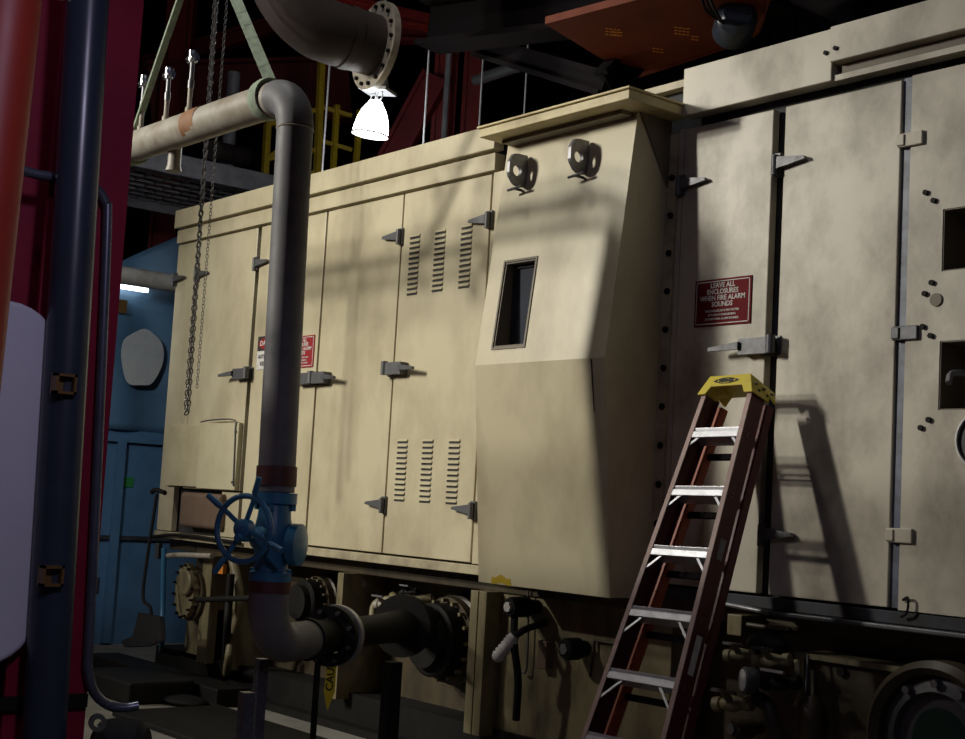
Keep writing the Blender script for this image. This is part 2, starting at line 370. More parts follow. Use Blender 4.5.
so = bmo.modifiers.new('sheet', 'SOLIDIFY'); so.thickness = .012; so.offset = -1
sx_ = HXL+.20; st_ = []
for k in range(24):
    a = 2*PI*k/24; z = 1.150+abs(math.sin(a))*.022*(1+.4*math.sin(5*a)) if math.sin(a) > 0 else 1.128+.006*math.sin(3*a)
    st_.append((sx_+math.cos(a)*.085, hy(z)-.0008, z))
mb().prism(st_, (0, -.0008, 0)).build('yellow_stain', M['yellow_paint'], hood)
# window reveal and glass
wr = mb()
yb = -.215
for (xa, xb, za, zb) in ((wx0, wx0, wz0, wz1), (wx1, wx1, wz0, wz1)):
    s = .010 if xa == wx0 else -.010
    wr.prism([(xa, hy(za)+.001, za), (xa, yb, za), (xa, yb, zb), (xa, hy(zb)+.001, zb)], (s, 0, 0))
wr.prism([(wx0, hy(wz0)+.001, wz0), (wx1, hy(wz0)+.001, wz0), (wx1, yb, wz0), (wx0, yb, wz0)], (0, 0, .010))
wr.prism([(wx0, hy(wz1)+.001, wz1), (wx1, hy(wz1)+.001, wz1), (wx1, yb, wz1), (wx0, yb, wz1)], (0, 0, -.010))
wr.build('window_reveal', M['winframe'], hood)
rim = mb()
for x0, x1, z0, z1 in ((wx0-.012, wx0, wz0-.012, wz1+.012), (wx1, wx1+.012, wz0-.012, wz1+.012), (wx0, wx1, wz0-.012, wz0), (wx0, wx1, wz1, wz1+.012)):
    rim.add([(x0, hy(z0)-.006, z0), (x1, hy(z0)-.006, z0), (x1, hy(z1)-.006, z1), (x0, hy(z1)-.006, z1), (x0, hy(z0)+.004, z0), (x1, hy(z0)+.004, z0), (x1, hy(z1)+.004, z1), (x0, hy(z1)+.004, z1)],
        [(0,1,2,3),(7,6,5,4),(0,4,5,1),(1,5,6,2),(2,6,7,3),(3,7,4,0)])
rim.build('window_rim', M['winframe'], hood)
gl = mb().box(wx0+.01, wx1-.01, yb-.06, yb-.055, wz0+.01, wz1-.01); gl.build('window_pane', M['glass'], hood)
fr = mb()
for x0, x1, z0, z1 in ((wx0+.01, wx0+.03, wz0+.01, wz1-.01), (wx1-.03, wx1-.01, wz0+.01, wz1-.01), (wx0+.03, wx1-.03, wz0+.01, wz0+.03), (wx0+.03, wx1-.03, wz1-.03, wz1-.01)): fr.box(x0, x1, yb-.075, yb-.06, z0, z1)
fr.build('window_frame', M['gap'], hood)
# roof: a thick board with a thin sheet on top
rx0, rx1, ry = -6.235, -5.02, -.46
mb().box(rx0, rx1, ry, .0, 3.678, 3.728).build('roof_board', M['hood_trim'], hood, bevel=.004)
mb().box(rx0-.012, rx1+.012, ry-.015, .0, 3.729, 3.742).build('roof_sheet', M['hood_trim'], hood, bevel=.003)
for x in (-6.02, -5.87, -5.78, -5.71, -5.64): mb().box(x-.03, x+.03, -.42, -.36, 3.742, 3.765).build('roof_clip', M['black'], hood)
ub = mb().box(HXL+.05, HXR-.03, -.345, -.25, 3.655, 3.685); ub.build('under_roof_batten', M['winframe'], hood)
mb().prism([(HXR+.004, -.01, 3.684), (HXR+.004, -.25, 3.684), (HXR+.004, -.01, 3.30)], (.012, 0, 0)).build('roof_bracket', M['winframe'], hood)
# bolted flange down the right side
fl = mb().box(HXR, HXR+.072, -.016, -.001, 1.19, 3.60).build('bolting_flange', M['edge'], hood)
for i in range(11):
    z = 3.36-i*.205
    mb().lathe([(.018, 0), (.018, .012), (.010, .016)], (HXR+.045, -.016, z), (0, -1, 0), 8).build('bolt', M['black'], fl)
mb().box(HXL-.075, HXL, -.016, -.001, 1.19, 3.60).build('bolting_flange', M['cream'], hood)
# creased seam near the right corner, and lifting lugs under the roof
z0, z1 = 2.07, 2.345
mb().add([(-5.245, hy(z0)-.0015, z0), (-5.238, hy(z0)-.0015, z0), (-5.252, hy(z1)-.0015, z1), (-5.262, hy(z1)-.0015, z1)], [(0,1,2,3)]).build('split_seam', M['gap'], hood)
for xc in (-6.01, -5.50):
    y1 = hy(3.45)
    lg = mb(); seg = 20; hole = []; outer = [(-.0, .10), (-.10, .10), (-.135, .05), (-.135, -.03), (-.09, -.085), (-.0, -.085)]
    # plate with a round hole, in the plane across the hood face
    cy_, cz_ = y1-.075, 3.468
    def outer_pt(a):
        best = None
        d = Vector((math.cos(a), math.sin(a)))
        poly = [(y1-cy_+y, z+.0) for y, z in outer]
        for i in range(len(poly)):
            p, q = Vector(poly[i]), Vector(poly[(i+1) % len(poly)]); e = q-p
            den = d.x*e.y-d.y*e.x
            if abs(den) < 1e-9: continue
            t = (p.x*e.y-p.y*e.x)/den; u = (p.x*d.y-p.y*d.x)/den
            if t > 0 and -1e-6 <= u <= 1+1e-6 and (best is None or t < best): best = t
        return d*best
    vs = []
    for sx in (-.012, .012):
        for k in range(seg):
            a = 2*PI*k/seg; o_ = outer_pt(a); vs.append((xc+sx, cy_+o_.x, cz_+o_.y))
        for k in range(seg):
            a = 2*PI*k/seg; vs.append((xc+sx, cy_+.032*math.cos(a), cz_+.032*math.sin(a)))
    fs = []
    for k in range(seg):
        n = (k+1) % seg
        fs += [(k, n, seg+n, seg+k), (2*seg+k, 3*seg+k, 3*seg+n, 2*seg+n), (k, 2*seg+k, 2*seg+n, n), (seg+k, seg+n, 3*seg+n, 3*seg+k)]
    lo = lg.add(vs, fs).build('lifting_lug', M['steel'], hood)
    pin = mb().tube([(xc+.05, y1-.07, 3.375), (xc-.07, y1-.07, 3.365)], .008, 8); pin.cyl((xc-.02, y1+.0, 3.37), (xc-.02, y1-.07, 3.37), .008, seg=8)
    pin.build('pin', M['hinge'], lo)

# ------------------------------------------------------------------ signs on the doors
def fire_sign(c, w, hgt, mred, label):
    s = thing('warning_sign', (c.x, 0, c.z-hgt/2), label, 'sign', None)
    bd = mb().box(c.x-w/2, c.x+w/2, -.010, -.0045, c.z-hgt/2, c.z+hgt/2).build('board', mred, s)
    fr = mb(); q = .010; t = .0045
    for x0, x1, z0, z1 in ((-w/2+q, w/2-q, hgt/2-q-t, hgt/2-q), (-w/2+q, w/2-q, -hgt/2+q, -hgt/2+q+t), (-w/2+q, -w/2+q+t, -hgt/2+q, hgt/2-q), (w/2-q-t, w/2-q, -hgt/2+q, hgt/2-q)):
        fr.box(c.x+x0, c.x+x1, -.0112, -.0098, c.z+z0, c.z+z1)
    fr.build('border', M['signwhite'], s)
    k = hgt/.245
    for i, ln in enumerate(('LEAVE ALL', 'ENCLOSURES', 'WHEN FIRE ALARM', 'SOUNDS')):
        text('lettering', ln, .037*k, (c.x, -.0105, c.z+(.088-i*.033)*k), EX, EZ, M['signwhite'], s, sx=.95, bold=.0007)
    for i, ln in enumerate(('THIS ENCLOSURE IS PROTECTED', 'BY A FIRE EXTINGUISHING', 'SYSTEM WHEN ALARM SOUNDS')):
        text('small_lettering', ln, .0155*k, (c.x, -.0105, c.z-(.045+i*.021)*k), EX, EZ, M['signwhite'], s, bold=.0003)
    return s
c = (W(697, 282)+W(753, 322))/2
fire_sign(Vector((-4.732, 0, 2.661)), .375, .243, M['signred'], 'dark red fire alarm sign with white lettering on the door above the ladder')
fire_sign(Vector((-8.76, 0, 2.60)), .36, .235, M['signred_b'], 'red sign with white border half hidden behind the tall grey pipe')
ds = thing('danger_sign', (-9.27, 0, 2.49), 'white danger sign with red oval heading, left of the tall grey pipe', 'sign')
dc = Vector((-9.235, 0, 2.62)); dw, dh = .30, .255
mb().box(dc.x-dw/2, dc.x+dw/2, -.009, -.0045, dc.z-dh/2, dc.z+dh/2).build('board', M['signwhite'], ds)
mb().box(dc.x-dw/2, dc.x+dw/2, -.0102, -.009, dc.z+.015, dc.z+dh/2).build('heading_block', M['ink'], ds)
ov = [(dc.x+math.cos(a)*.135, -.0103, dc.z+.071+math.sin(a)*.047) for a in [2*PI*k/28 for k in range(28)]]
mb().prism(ov, (0, -.0008, 0)).build('red_oval', M['signred_b'], ds)
text('lettering', 'DANGER', .055, (dc.x, -.0113, dc.z+.071), EX, EZ, M['signwhite'], ds, bold=.001)
text('lettering', 'AUTHORIZED', .042, (dc.x, -.0095, dc.z-.03), EX, EZ, M['ink'], ds, bold=.0008)
text('lettering', 'KEEP OUT', .042, (dc.x, -.0095, dc.z-.085), EX, EZ, M['ink'], ds, bold=.0008)

# ------------------------------------------------------------------ boxes at the left end of the enclosure
a = W(169, 424, .035); b_ = W(235, 489, .035)
jb = thing('junction_box', ((a.x+b_.x)/2, -.07, b_.z), 'cream two tone electrical box mounted low on the left end of the enclosure', 'box')
zt_, zb_ = a.z-.01, b_.z+.0
xm = W(199, 455, .035).x
mb().box(a.x, xm-.002, -.034, -.005, zb_, zt_).build('lid', M['jbox'], jb, bevel=.004)
mb().box(xm+.002, b_.x, -.042, -.005, zb_-.01, zt_+.01).build('lid', M['jbox2'], jb, bevel=.004)
for z in (zb_+.05, zt_-.06): mb().cyl((b_.x-.03, -.042, z), (b_.x-.03, -.052, z), .010, seg=8).build('screw', M['hinge'], jb)
mb().tube(smooth_pts([W(201, 422, .05), W(212, 420, .05), W(234, 420, .05), W(235, 432, .05), W(233, 486, .05)], 4), .006, 6).build('wire', M['hinge'], jb)
a = W(186, 492, -.0); b_ = W(224, 533, 0)
rb = mb().box(a.x+.02, b_.x, -.06, .055, b_.z+.02, a.z-.0)
tag(rb.build('recess_box', M['brownbox'], bevel=.03, segs=4), 'dark brown rounded box tucked beneath the cream electrical box', 'box')

# ------------------------------------------------------------------ skid under the enclosure
skid = thing('machine_skid', (-6.3, 1.0, 0), 'dark shaded steel skid carrying the cream enclosure, crowded with flanges and piping', 'skid')
mb().box(-10.8, XR_, .36, 2.5, .22, 1.14).build('side_plate', M['skid'], skid)
mb().box(-10.8, XR_, .10, .5, 1.045, 1.138).build('top_rail', M['skid'], skid, bevel=.006)
mb().box(-10.9, XR_, .0, .9, .0, .05).build('bottom_flange', M['black'], skid)
mb().box(-10.9, XR_, .10, 2.4, .05, .24).build('base_beam', M['black'], skid)
for x in (-8.05, -6.60, -6.52):
    mb().box(x-.035, x+.035, -.005, .36, .2, 1.046).build('web_post', M['skid_clean'], skid, bevel=.003)
mb().box(-8.0, -6.64, .24, .36, .78, .84).build('stiffener', M['skid'], skid)
mb().box(-6.48, -5.1, .12, .36, .24, 1.045).build('apron_panel', M['skid_clean'], skid)
mb().box(-4.20, XR_, .06, .36, .24, .93).build('apron_panel', M['skid'], skid, bevel=.005)
mb().box(-4.22, XR_, .02, .36, .93, .955).build('apron_lip', M['skid_clean'], skid)
mb().box(-4.35, XR_, -.04, .05, 1.115, 1.137).build('drip_rail', M['hinge'], skid, bevel=.006)
for x0, x1 in ((-10.05, -9.90), (-9.62, -9.50)):
    mb().box(x0, x1, .02, .36, .20, 1.045).build('end_column', M['skid_clean'], skid, bevel=.008)
mb().box(-10.4, -9.9, .1, .36, .2, .62).build('end_plate', M['skid_clean'], skid)
# foundation block in front of the left end
tag(mb().box(-11.35, -9.1, -.30, -.02, 0, .13).build('foundation_block', M['black'], bevel=.01), 'low black plinth on the floor at the left foot of the machine', 'plinth')

def port(name, c, R, depth, m1, m2, label, cat, nb=16, ax=(0,-1,0), group=None):   # flanged port with bolt circle
    c = Vector(c); ax = Vector(ax).normalized()
    t = thing(name, c-Vector((0,0,R)), label, cat, group)
    mb().lathe([(R, 0), (R, depth*.25), (R*.93, depth*.28), (R*.93, depth*.45)], c, ax, 32).build('outer_ring', M[m1], t, smooth=True)
    mb().lathe([(R*.80, depth*.45), (R*.80, depth*.8), (R*.74, depth*.84), (R*.62, depth*.84), (R*.6, depth)], c, ax, 32).build('cover', M[m2], t, smooth=True)
    u = ax.cross(EZ).normalized(); w = u.cross(ax)
    for i in range(nb):
        a = 2*PI*i/nb; q = c+(u*math.cos(a)+w*math.sin(a))*R*.865+ax*depth*.45
        mb().cyl(q, q+ax*depth*.13, R*.045, seg=6).build('bolt', M['skid_clean'], t)
    return t
pc = W(432, 640, -.10)
port('pipe_port', (pc.x, .36, pc.z), .29, .34, 'skid', 'black', 'large round bolted port on the skid right of the yellow caution tag', 'port')
pc2 = W(312, 602, -.20)
port('pipe_port', (pc2.x, .36, pc2.z), .20, .30, 'skid', 'black', 'smaller round bolted port on the skid just right of the blue valve', 'port')
# blind cover with scalloped edge at the far left
bc = thing('blind_cover', (W(188, 592, 0).x, .0, .3), 'cream scalloped blind cover plate with studs at the left end of the skid', 'cover')
cc = W(184, 591, .06); pts = []
for k in range(40):
    a = 2*PI*k/40; r = 1 + (.035 if k % 2 else -.035)
    pts.append((cc.x+math.cos(a)*.155*r, -.06, cc.z+math.sin(a)*.215*r))
mb().prism(pts, (0, .05, 0)).build('plate', M['skid_clean'], bc)
mb().lathe([(.10, 0), (.10, .03), (.088, .04)], (cc.x+.06, -.06, cc.z+.07), (0, -1, 0), 24).build('boss', M['skid_clean'], bc, smooth=True)
mb().lathe([(.215, 0), (.215, .05)], (cc.x, .04, cc.z-.02), (0, -1, 0), 28).build('backing_ring', M['skid'], bc)
for k in range(14):
    a = PI*1.05+2*PI*k/14
    mb().cyl((cc.x+math.cos(a)*.15, -.06, cc.z+math.sin(a)*.205), (cc.x+math.cos(a)*.15, -.085, cc.z+math.sin(a)*.205), .011, seg=6).build('stud', M['black'], bc)
# big round casing lower right
gx = W(944, 740, .06)
t = thing('round_casing', (gx.x, -.1, gx.z-.3), 'large dark round casing with a rough pale rim low on the skid, far right', 'casing')
mb().lathe([(.33, 0), (.33, .10), (.30, .13), (.27, .10), (.27, .02)], (gx.x, -.04, gx.z), (0,-1,0), 40).build('rim', M['skid'], t, smooth=True)
mb().lathe([(.265, .0), (.265, .06), (.20, .09), (.19, .05)], (gx.x, -.04, gx.z), (0,-1,0), 40).build('inner_ring', M['hinge'], t, smooth=True)
mb().lathe([(.19, 0), (.19, .045), (.02, .06)], (gx.x, -.04, gx.z), (0,-1,0), 32).build('face', mat('dark_green_face', (.012, .05, .035), .3), t, smooth=True)
for a in (60, 90, 125):
    a = math.radians(a); q = Vector((gx.x+math.cos(a)*.235, -.10, gx.z+math.sin(a)*.235))
    mb().cyl(q, q+Vector((0,-.05,0)), .018, seg=8).build('bolt', M['steel'], t)
mb().box(gx.x-.13, gx.x+.12, .0, .06, .0, gx.z-.2).build('foot', M['skid'], t)
# round gauge at the right edge
gc = W(981, 440, .10); t = thing('dial_gauge', (gc.x, -.05, gc.z-.15), 'round dark dial gauge with pale rim cut by the right edge', 'gauge')
mb().lathe([(.125, 0), (.13, .05), (.13, .085), (.118, .09), (.116, .08)], (gc.x, -.006, gc.z), (0,-1,0), 36, cap=False).build('rim', M['signwhite'], t, smooth=True)
mb().cyl((gc.x, -.03, gc.z), (gc.x, -.08, gc.z), .117, seg=36).build('dial', M['gauge'], t)
q = W(960, 373, .02); mb_ = mb().tube(smooth_pts([(q.x+.1, .14, q.z), (q.x+.02, .02, q.z), (q.x-.02, -.05, q.z-.005), (q.x-.01, -.09, q.z-.05)]), .014, 8)
tag(mb_.build('hose_fitting', M['steel'], smooth=True), 'small steel hose elbow poking out of the lower square opening', 'fitting')

# ------------------------------------------------------------------ tall grey pipe with its elbow, blue valve, lower run
PO = 1.71
pr = .095
top = Vector((-6.215, -PO, 3.655)); bot = Vector((-6.145, -PO, 1.566))
gp = thing('grey_pipe', (bot.x, -PO, bot.z), 'tall grey pipe that turns at a high elbow and runs left past the enclosure', 'pipe')
er = .20
ax_down = (bot-top).normalized()
cor = top; P1 = cor+ax_down*er; P0 = cor+Vector((-er, 0, 0))
el = [cor+Vector((-er,0,0))+ax_down*er*1.0 + (Vector((1,0,0))*math.sin(t)-ax_down*math.cos(t))*er for t in [PI/2*i/10 for i in range(11)]]
mb().tube([P1+ax_down*.0, bot], pr, 28).build('riser', M['pipe'], gp, smooth=True)
mb().tube(el, pr*1.02, 28).build('elbow', M['pipe'], gp, smooth=True)
hl = Vector((-9.6, -PO, 3.665+.03))
run = mb().tube([P0, Vector((-6.95, -PO, cor.z+.01)), hl], pr, 28).build('horizontal_run', M['lightpipe'], gp, smooth=True)
mb().lathe([(pr+.002, 0), (pr+.002, .17)], (W(200, 118, PO).x-.08, -PO, cor.z+.017), (1, 0, 0), 28, cap=False).build('rust_band', M['rust'], gp, smooth=True)
mb().lathe([(pr*1.03, 0), (pr*1.05, .004), (pr*1.03, .008)], P1, ax_down, 28).build('weld_seam', M['lightpipe'], gp, smooth=True)
mb().lathe([(pr+.008, 0), (pr+.008, .10)], bot-ax_down*.13, ax_down, 28).build('maroon_band', M['maroon'], gp, smooth=True)
q = bot-ax_down*.54+Vector((-.62, -.78, 0)).normalized()*(pr)
sd_ = Vector((.78, -.62, 0)).normalized()
mb().obox(q+Vector((.02,-.0,0)), sd_*.03, EZ*.045, Vector((-.62,-.78,0)).normalized()*.004).build('pale_label', M['signwhite'], gp)
# drop stub under the left end of the run
q = Vector((W(166, 150, PO).x, -PO+.06, cor.z-.04))
mb().tube([q, q+Vector((0,0,-.11)), q+Vector((.0,0,-.15))], [.04, .04, .05], 14).build('drop_stub', M['lightpipe'], gp, smooth=True)
# three sight fittings standing on the run
for (px, py, hgt, lab) in ((193, 108, .33, 'tall bright steel fitting on grey pipe, nearest the chain'), (170, 114, .29, 'bright steel fitting on grey pipe, middle of the three'), (145, 124, .31, 'bright steel fitting on grey pipe, beside the left green sling')):
    q = W(px-4, py, PO); q.z = cor.z+.02+pr-.004
    t = thing('pipe_fitting', q, lab, 'fitting')
    mb().lathe([(.022, 0), (.022, .03), (.014, .04), (.014, hgt*.45)], q, EZ, 12).build('lower_stem', M['flange'], t, smooth=True)
    mb().lathe([(.018, 0), (.018, .05), (.013, .055), (.013, hgt*.55)], q+EZ*hgt*.45, EZ, 12).build('stem', M['steel'], t, smooth=True)
    k = mb().cyl(q+EZ*hgt-EX*.045+EY*.0, q+EZ*hgt+EX*.045, .024, seg=12); k.cyl(q+EZ*(hgt-.02), q+EZ*(hgt+.045), .028, seg=12); k.cyl(q+EZ*hgt, q+EZ*(hgt-.005)+Vector((.07,-.03,0)), .014, seg=10)
    k.build('valve_head', M['chrome'], t, smooth=True)

# valve
vc = Vector((bot.x+.005, -PO, 1.33))
gv = thing('gate_valve', vc-EZ*.19, 'blue gate valve with a round handwheel at the foot of the grey pipe', 'valve')
mb().lathe([(.105, -.21), (.105, -.165), (.088, -.155), (.080, -.10), (.098, -.04), (.100, .04), (.085, .11), (.080, .17), (.108, .18), (.108, .235)], vc, EZ, 28).build('body', M['blue'], gv, smooth=True)
for s in (-1, 1):
    for k in range(4):
        a = PI/4+k*PI/2
        mb().box(vc.x+math.cos(a)*.09-.012, vc.x+math.cos(a)*.09+.012, vc.y+math.sin(a)*.09-.012, vc.y+math.sin(a)*.09+.012, vc.z+s*.175-.03, vc.z+s*.175+.03).build('bolt', M['blue'], gv)
sd = Vector((.40, -.915, .02)).normalized()      # stem direction, towards the operator
rd = Vector((.80, .60, 0)).normalized()
mb().lathe([(.065, 0), (.065, .09), (.105, .10), (.105, .15), (.085, .155), (.04, .165)], vc+Vector((.0,0,-.02)), rd, 24).build('bonnet', M['blue'], gv, smooth=True)
mb().lathe([(.07, 0), (.06, .12), (.03, .15), (.018, .155), (.018, .30)], vc, sd, 18).build('stem', M['blue'], gv, smooth=True)
wc = vc+sd*.25+EZ*.045
u = sd.cross(EZ).normalized(); w_ = u.cross(sd)
hw = mb().tube([wc+(u*math.cos(2*PI*k/36)+w_*math.sin(2*PI*k/36))*.160 for k in range(36)], .0145, 10, closed=True)
wheel = hw.build('handwheel', M['blue'], gv, smooth=True)
mb().lathe([(.03, -.05), (.048, -.03), (.048, .02), (.035, .03)], wc, sd, 18).build('hub', M['blue'], wheel, smooth=True)
for dg in (72, 145, 238, 340):
    a = math.radians(dg); d = u*math.cos(a)*-1+w_*math.sin(a)
    if (RX.dot(d))*math.cos(a) < 0: d = u*math.cos(a)+w_*math.sin(a)
    mb().tube([wc+d*.04, wc+d*.165, wc+d*.185+sd*.01, wc+d*.265+sd*.02], [.013, .012, .016, .015], 10).build('spoke', M['blue'], wheel, smooth=True)

# lower elbow and run into the skid port
e0 = vc-EZ*.20; e_r = .22
fdir = (Vector((pc.x, -.05, pc.z))-Vector((e0.x, e0.y, .80))); fdir.z = 0; fdir.normalize()
le = thing('pipe_elbow', (e0.x, e0.y, .66), 'dark grey pipe elbow curving from the blue valve towards the skid', 'pipe')
zc = .80
cen = Vector((e0.x, e0.y, zc+e_r))+fdir*e_r
pts = [e0-EZ*.0, Vector((e0.x, e0.y, zc+e_r))]+[cen-fdir*math.cos(t)*e_r-EZ*math.sin(t)*e_r for t in [PI/2*i/10 for i in range(1, 11)]]
endp = pts[-1]+fdir*.26
mb().tube(pts+[endp], .100, 28).build('elbow', M['pipe'], le, smooth=True)
mb().lathe([(.108, 0), (.108, .055)], e0-EZ*.062, EZ, 28).build('maroon_collar', M['maroon'], le, smooth=True)
mb().lathe([(.112, 0), (.112, .03)], endp-fdir*.03, fdir, 28).build('groove_ring', M['black'], le, smooth=True)
fl0 = endp+fdir*.30
sp = thing('pipe_spool', (fl0.x, fl0.y, zc-.17), 'short black pipe spool with a pale grey flange, tied with a yellow tag', 'pipe')
mb().tube([endp, fl0], .092, 24).build('neck', M['black'], sp, smooth=True)
mb().lathe([(.10, 0), (.168, .0), (.168, .04), (.10, .04)], fl0, fdir, 32, cap=False).build('flange', M['lampgrey'], sp, smooth=True)
mb().lathe([(.10, 0), (.165, .0), (.165, .035), (.10, .035)], fl0-fdir*.065, fdir, 32, cap=False).build('flange', M['black'], sp, smooth=True)
uu = fdir.cross(EZ).normalized()
for k in range(8):
    a = 2*PI*(k+.5)/8; q = fl0+(uu*math.cos(a)+EZ*math.sin(a))*.138
    mb().cyl(q-fdir*.09, q+fdir*.065, .012, seg=6).build('bolt', M['hinge'], sp)
wall_end = Vector((pc.x, .03, zc))
d_ = (wall_end-fl0)
mb().tube([fl0+fdir*.04, fl0+d_*.5, fl0+d_*.98], [.085, .088, .12], 24).build('tail', M['black'], sp, smooth=True)
mb().lathe([(.10, 0), (.19, 0), (.19, .05), (.10, .05)], fl0+d_*.72, fdir, 32, cap=False).build('end_flange', M['black'], sp, smooth=True)
# caution tag
tg = W(346, 650, 0)
tx = fl0+fdir*.075-EZ*.150+Vector((.0, -.02, 0))
ct = thing('caution_tag', tx-EZ*.28, 'yellow caution tape end hanging from the pale pipe flange', 'tag')
sdir = Vector((.66, .75, 0)).normalized(); nd = Vector((.75, -.66, 0)).normalized()
tl = Vector((-.06, 0, -1)).normalized()
q0 = tx+nd*.11+EZ*.02
tape = [q0-sdir*.026, q0+sdir*.026, q0+sdir*.030+tl*.17, q0+sdir*.0+tl*.275, q0-sdir*.030+tl*.17]
mb().prism(tape, nd*.003).build('tape', M['tagyellow'], ct)
text('lettering', 'CAUT', .058, q0+tl*.085+nd*.004, -tl, sdir*-1, M['ink'], ct, bold=.001, sx=1.05)
kp = [fl0+fdir*.05+(uu*math.cos(2*PI*k/24)+EZ*math.sin(2*PI*k/24))*.125 for k in range(24)]
mb().tube(kp, .008, 6, closed=True).build('tie', M['tagyellow'], ct, smooth=True)

# pipe stands
for (px, py0, py1, off, lab, r) in ((264, 628, 725, 1.55, 'square grey post standing under the dark pipe elbow', .028), (247, 692, 739, 1.95, 'short open topped grey post on the floor in front of the valve', .030)):
    q = W(px, py0, off)
    st = thing('pipe_stand', (q.x, q.y, 0), lab, 'stand')
    tb = mb().box(q.x-r, q.x+r, q.y-r, q.y+r, 0.008, q.z if py0 > 640 else .70); tb.build('post', M['conduit'], st, bevel=.004)
    mb().box(q.x-.07, q.x+.07, q.y-.07, q.y+.07, 0, .01).build('base_plate', M['black'], st)
q = W(318, 660, 1.30); tag(mb().box(q.x-.012, q.x+.012, q.y-.012, q.y+.012, 0, .69).build('support_rod', M['black']), 'thin black rod holding up the dark pipe run', 'rod')
q = W(391, 690, .70); t = thing('pipe_stand', (q.x, q.y, 0), 'black saddle stand on the floor under the pipe spool near the port', 'stand')
mb().box(q.x-.04, q.x+.04, q.y-.04, q.y+.04, .012, .66).build('post', M['black'], t); mb().box(q.x-.1, q.x+.1, q.y-.1, q.y+.1, 0, .012).build('base_plate', M['black'], t)

# ------------------------------------------------------------------ pipework and instruments on the skid
def pipe(name, pts, r, m, label, cat='pipe', k=5, seg=10, group=None):
    return tag(mb().tube(smooth_pts(pts, k), r, seg).build(name, M[m], smooth=True), label, cat, group)
def cock(c, s, lab, m='flange', name='drain_valve', handle_m='steel'):     # small valve: body, two nuts, stem and lever
    c = Vector(c); t = thing(name, c-EZ*.05*s, lab, 'valve')
    mb().lathe([(.02*s, -.09*s), (.03*s, -.085*s), (.03*s, -.055*s), (.022*s, -.05*s), (.034*s, 0), (.022*s, .05*s), (.03*s, .055*s), (.03*s, .085*s), (.02*s, .09*s)], c, (1, .2, .15), 12).build('body', M[m], t, smooth=True)
    mb().lathe([(.018*s, 0), (.014*s, .06*s), (.010*s, .09*s)], c, (0, -.8, .6), 10).build('stem', M[m], t, smooth=True)
    q = c+Vector((0, -.8, .6))*.09*s
    mb().bar(q-EX*.05*s, q+EX*.07*s, .016*s, .012*s).build('lever', M[handle_m], t)
    return t
def stub(name, c, r, l, m, lab, cat='plug', cap='steel'):
    c = Vector(c); t = thing(name, c-EZ*r, lab, cat)
    mb().lathe([(r*.7, 0), (r*.75, l*.35), (r, l*.38), (r, l*.9), (r*.85, l)], c, (0,-1,0), 20).build('body', M[m], t, smooth=True)
    mb().lathe([(r*.55, l*.9), (r*.5, l*1.08)], c, (0,-1,0), 6).build('nut', M[cap], t)
    return t
q = W(570, 649, 0); stub('plug_fitting', (q.x, .12, q.z), .062, .16, 'black', 'black round plug on the skid panel below the hood')
q = W(509, 607, .1); t = stub('sight_glass', (q.x, .12, q.z), .060, .22, 'black', 'round black sight glass with white lens under the hood corner', 'gauge', 'signwhite')
q = W(505, 648, .18)
t = thing('motor_cover', (q.x, q.y, q.z-.1), 'small pale ribbed housing hanging below the black sight glass', 'housing')
axm = Vector((-.45, -.35, -.75)).normalized()
bb = mb()
for i in range(6): bb.lathe([(.038, 0), (.040, .012)], q+axm*(-.07+i*.024), axm, 14)
bb.build('ribs', M['signwhite'], t, smooth=True); mb().lathe([(.03, -.09), (.033, -.08), (.033, .075), (.02, .09)], q, axm, 14).build('core', M['signwhite'], t, smooth=True)
mb().tube(smooth_pts([q-axm*.09, q-axm*.14+EY*.04, (q.x, .12, q.z+.14)]), .02, 8).build('neck', M['black'], t, smooth=True)
pipe('drain_hose', [W(509, 600, .0)+EY*.05, W(514, 640, .14), W(518, 680, .12), W(516, 720, .10)], .022, 'rubber', 'black hose dropping from under the hood corner', 'hose')
pipe('steel_tube', [W(528, 590, -.08), W(528, 640, -.085), W(526, 671, -.085), W(521, 671, -.085)], .006, 'hinge', 'thin steel tube running down the pale skid panel', 'tube')
q0 = W(545, 640, -.11); tag(mb().box(q0.x-.005, q0.x+.07, .06, .119, q0.z-.16, q0.z).build('terminal_box', M['brownbox'], bevel=.006), 'narrow brown terminal box on the skid left of the round plug', 'box')
q0 = W(594, 655, -.10); fr_ = mb()
fr_.tube([(q0.x, .10, q0.z+.08), (q0.x, .08, q0.z-.12)], .008, 8); fr_.tube([(q0.x, .10, q0.z+.08), (q0.x+.35, .10, q0.z+.08)], .008, 8)
tag(fr_.build('conduit_run', M['skid'], smooth=True), 'thin brown conduit bending on the skid behind the ladder', 'conduit')
q = W(470, 712, .0); stub('plug_fitting', (q.x+.03, .36, q.z+.02), .035, .1, 'skid_clean', 'small pale plug low on the skid right of the large port')
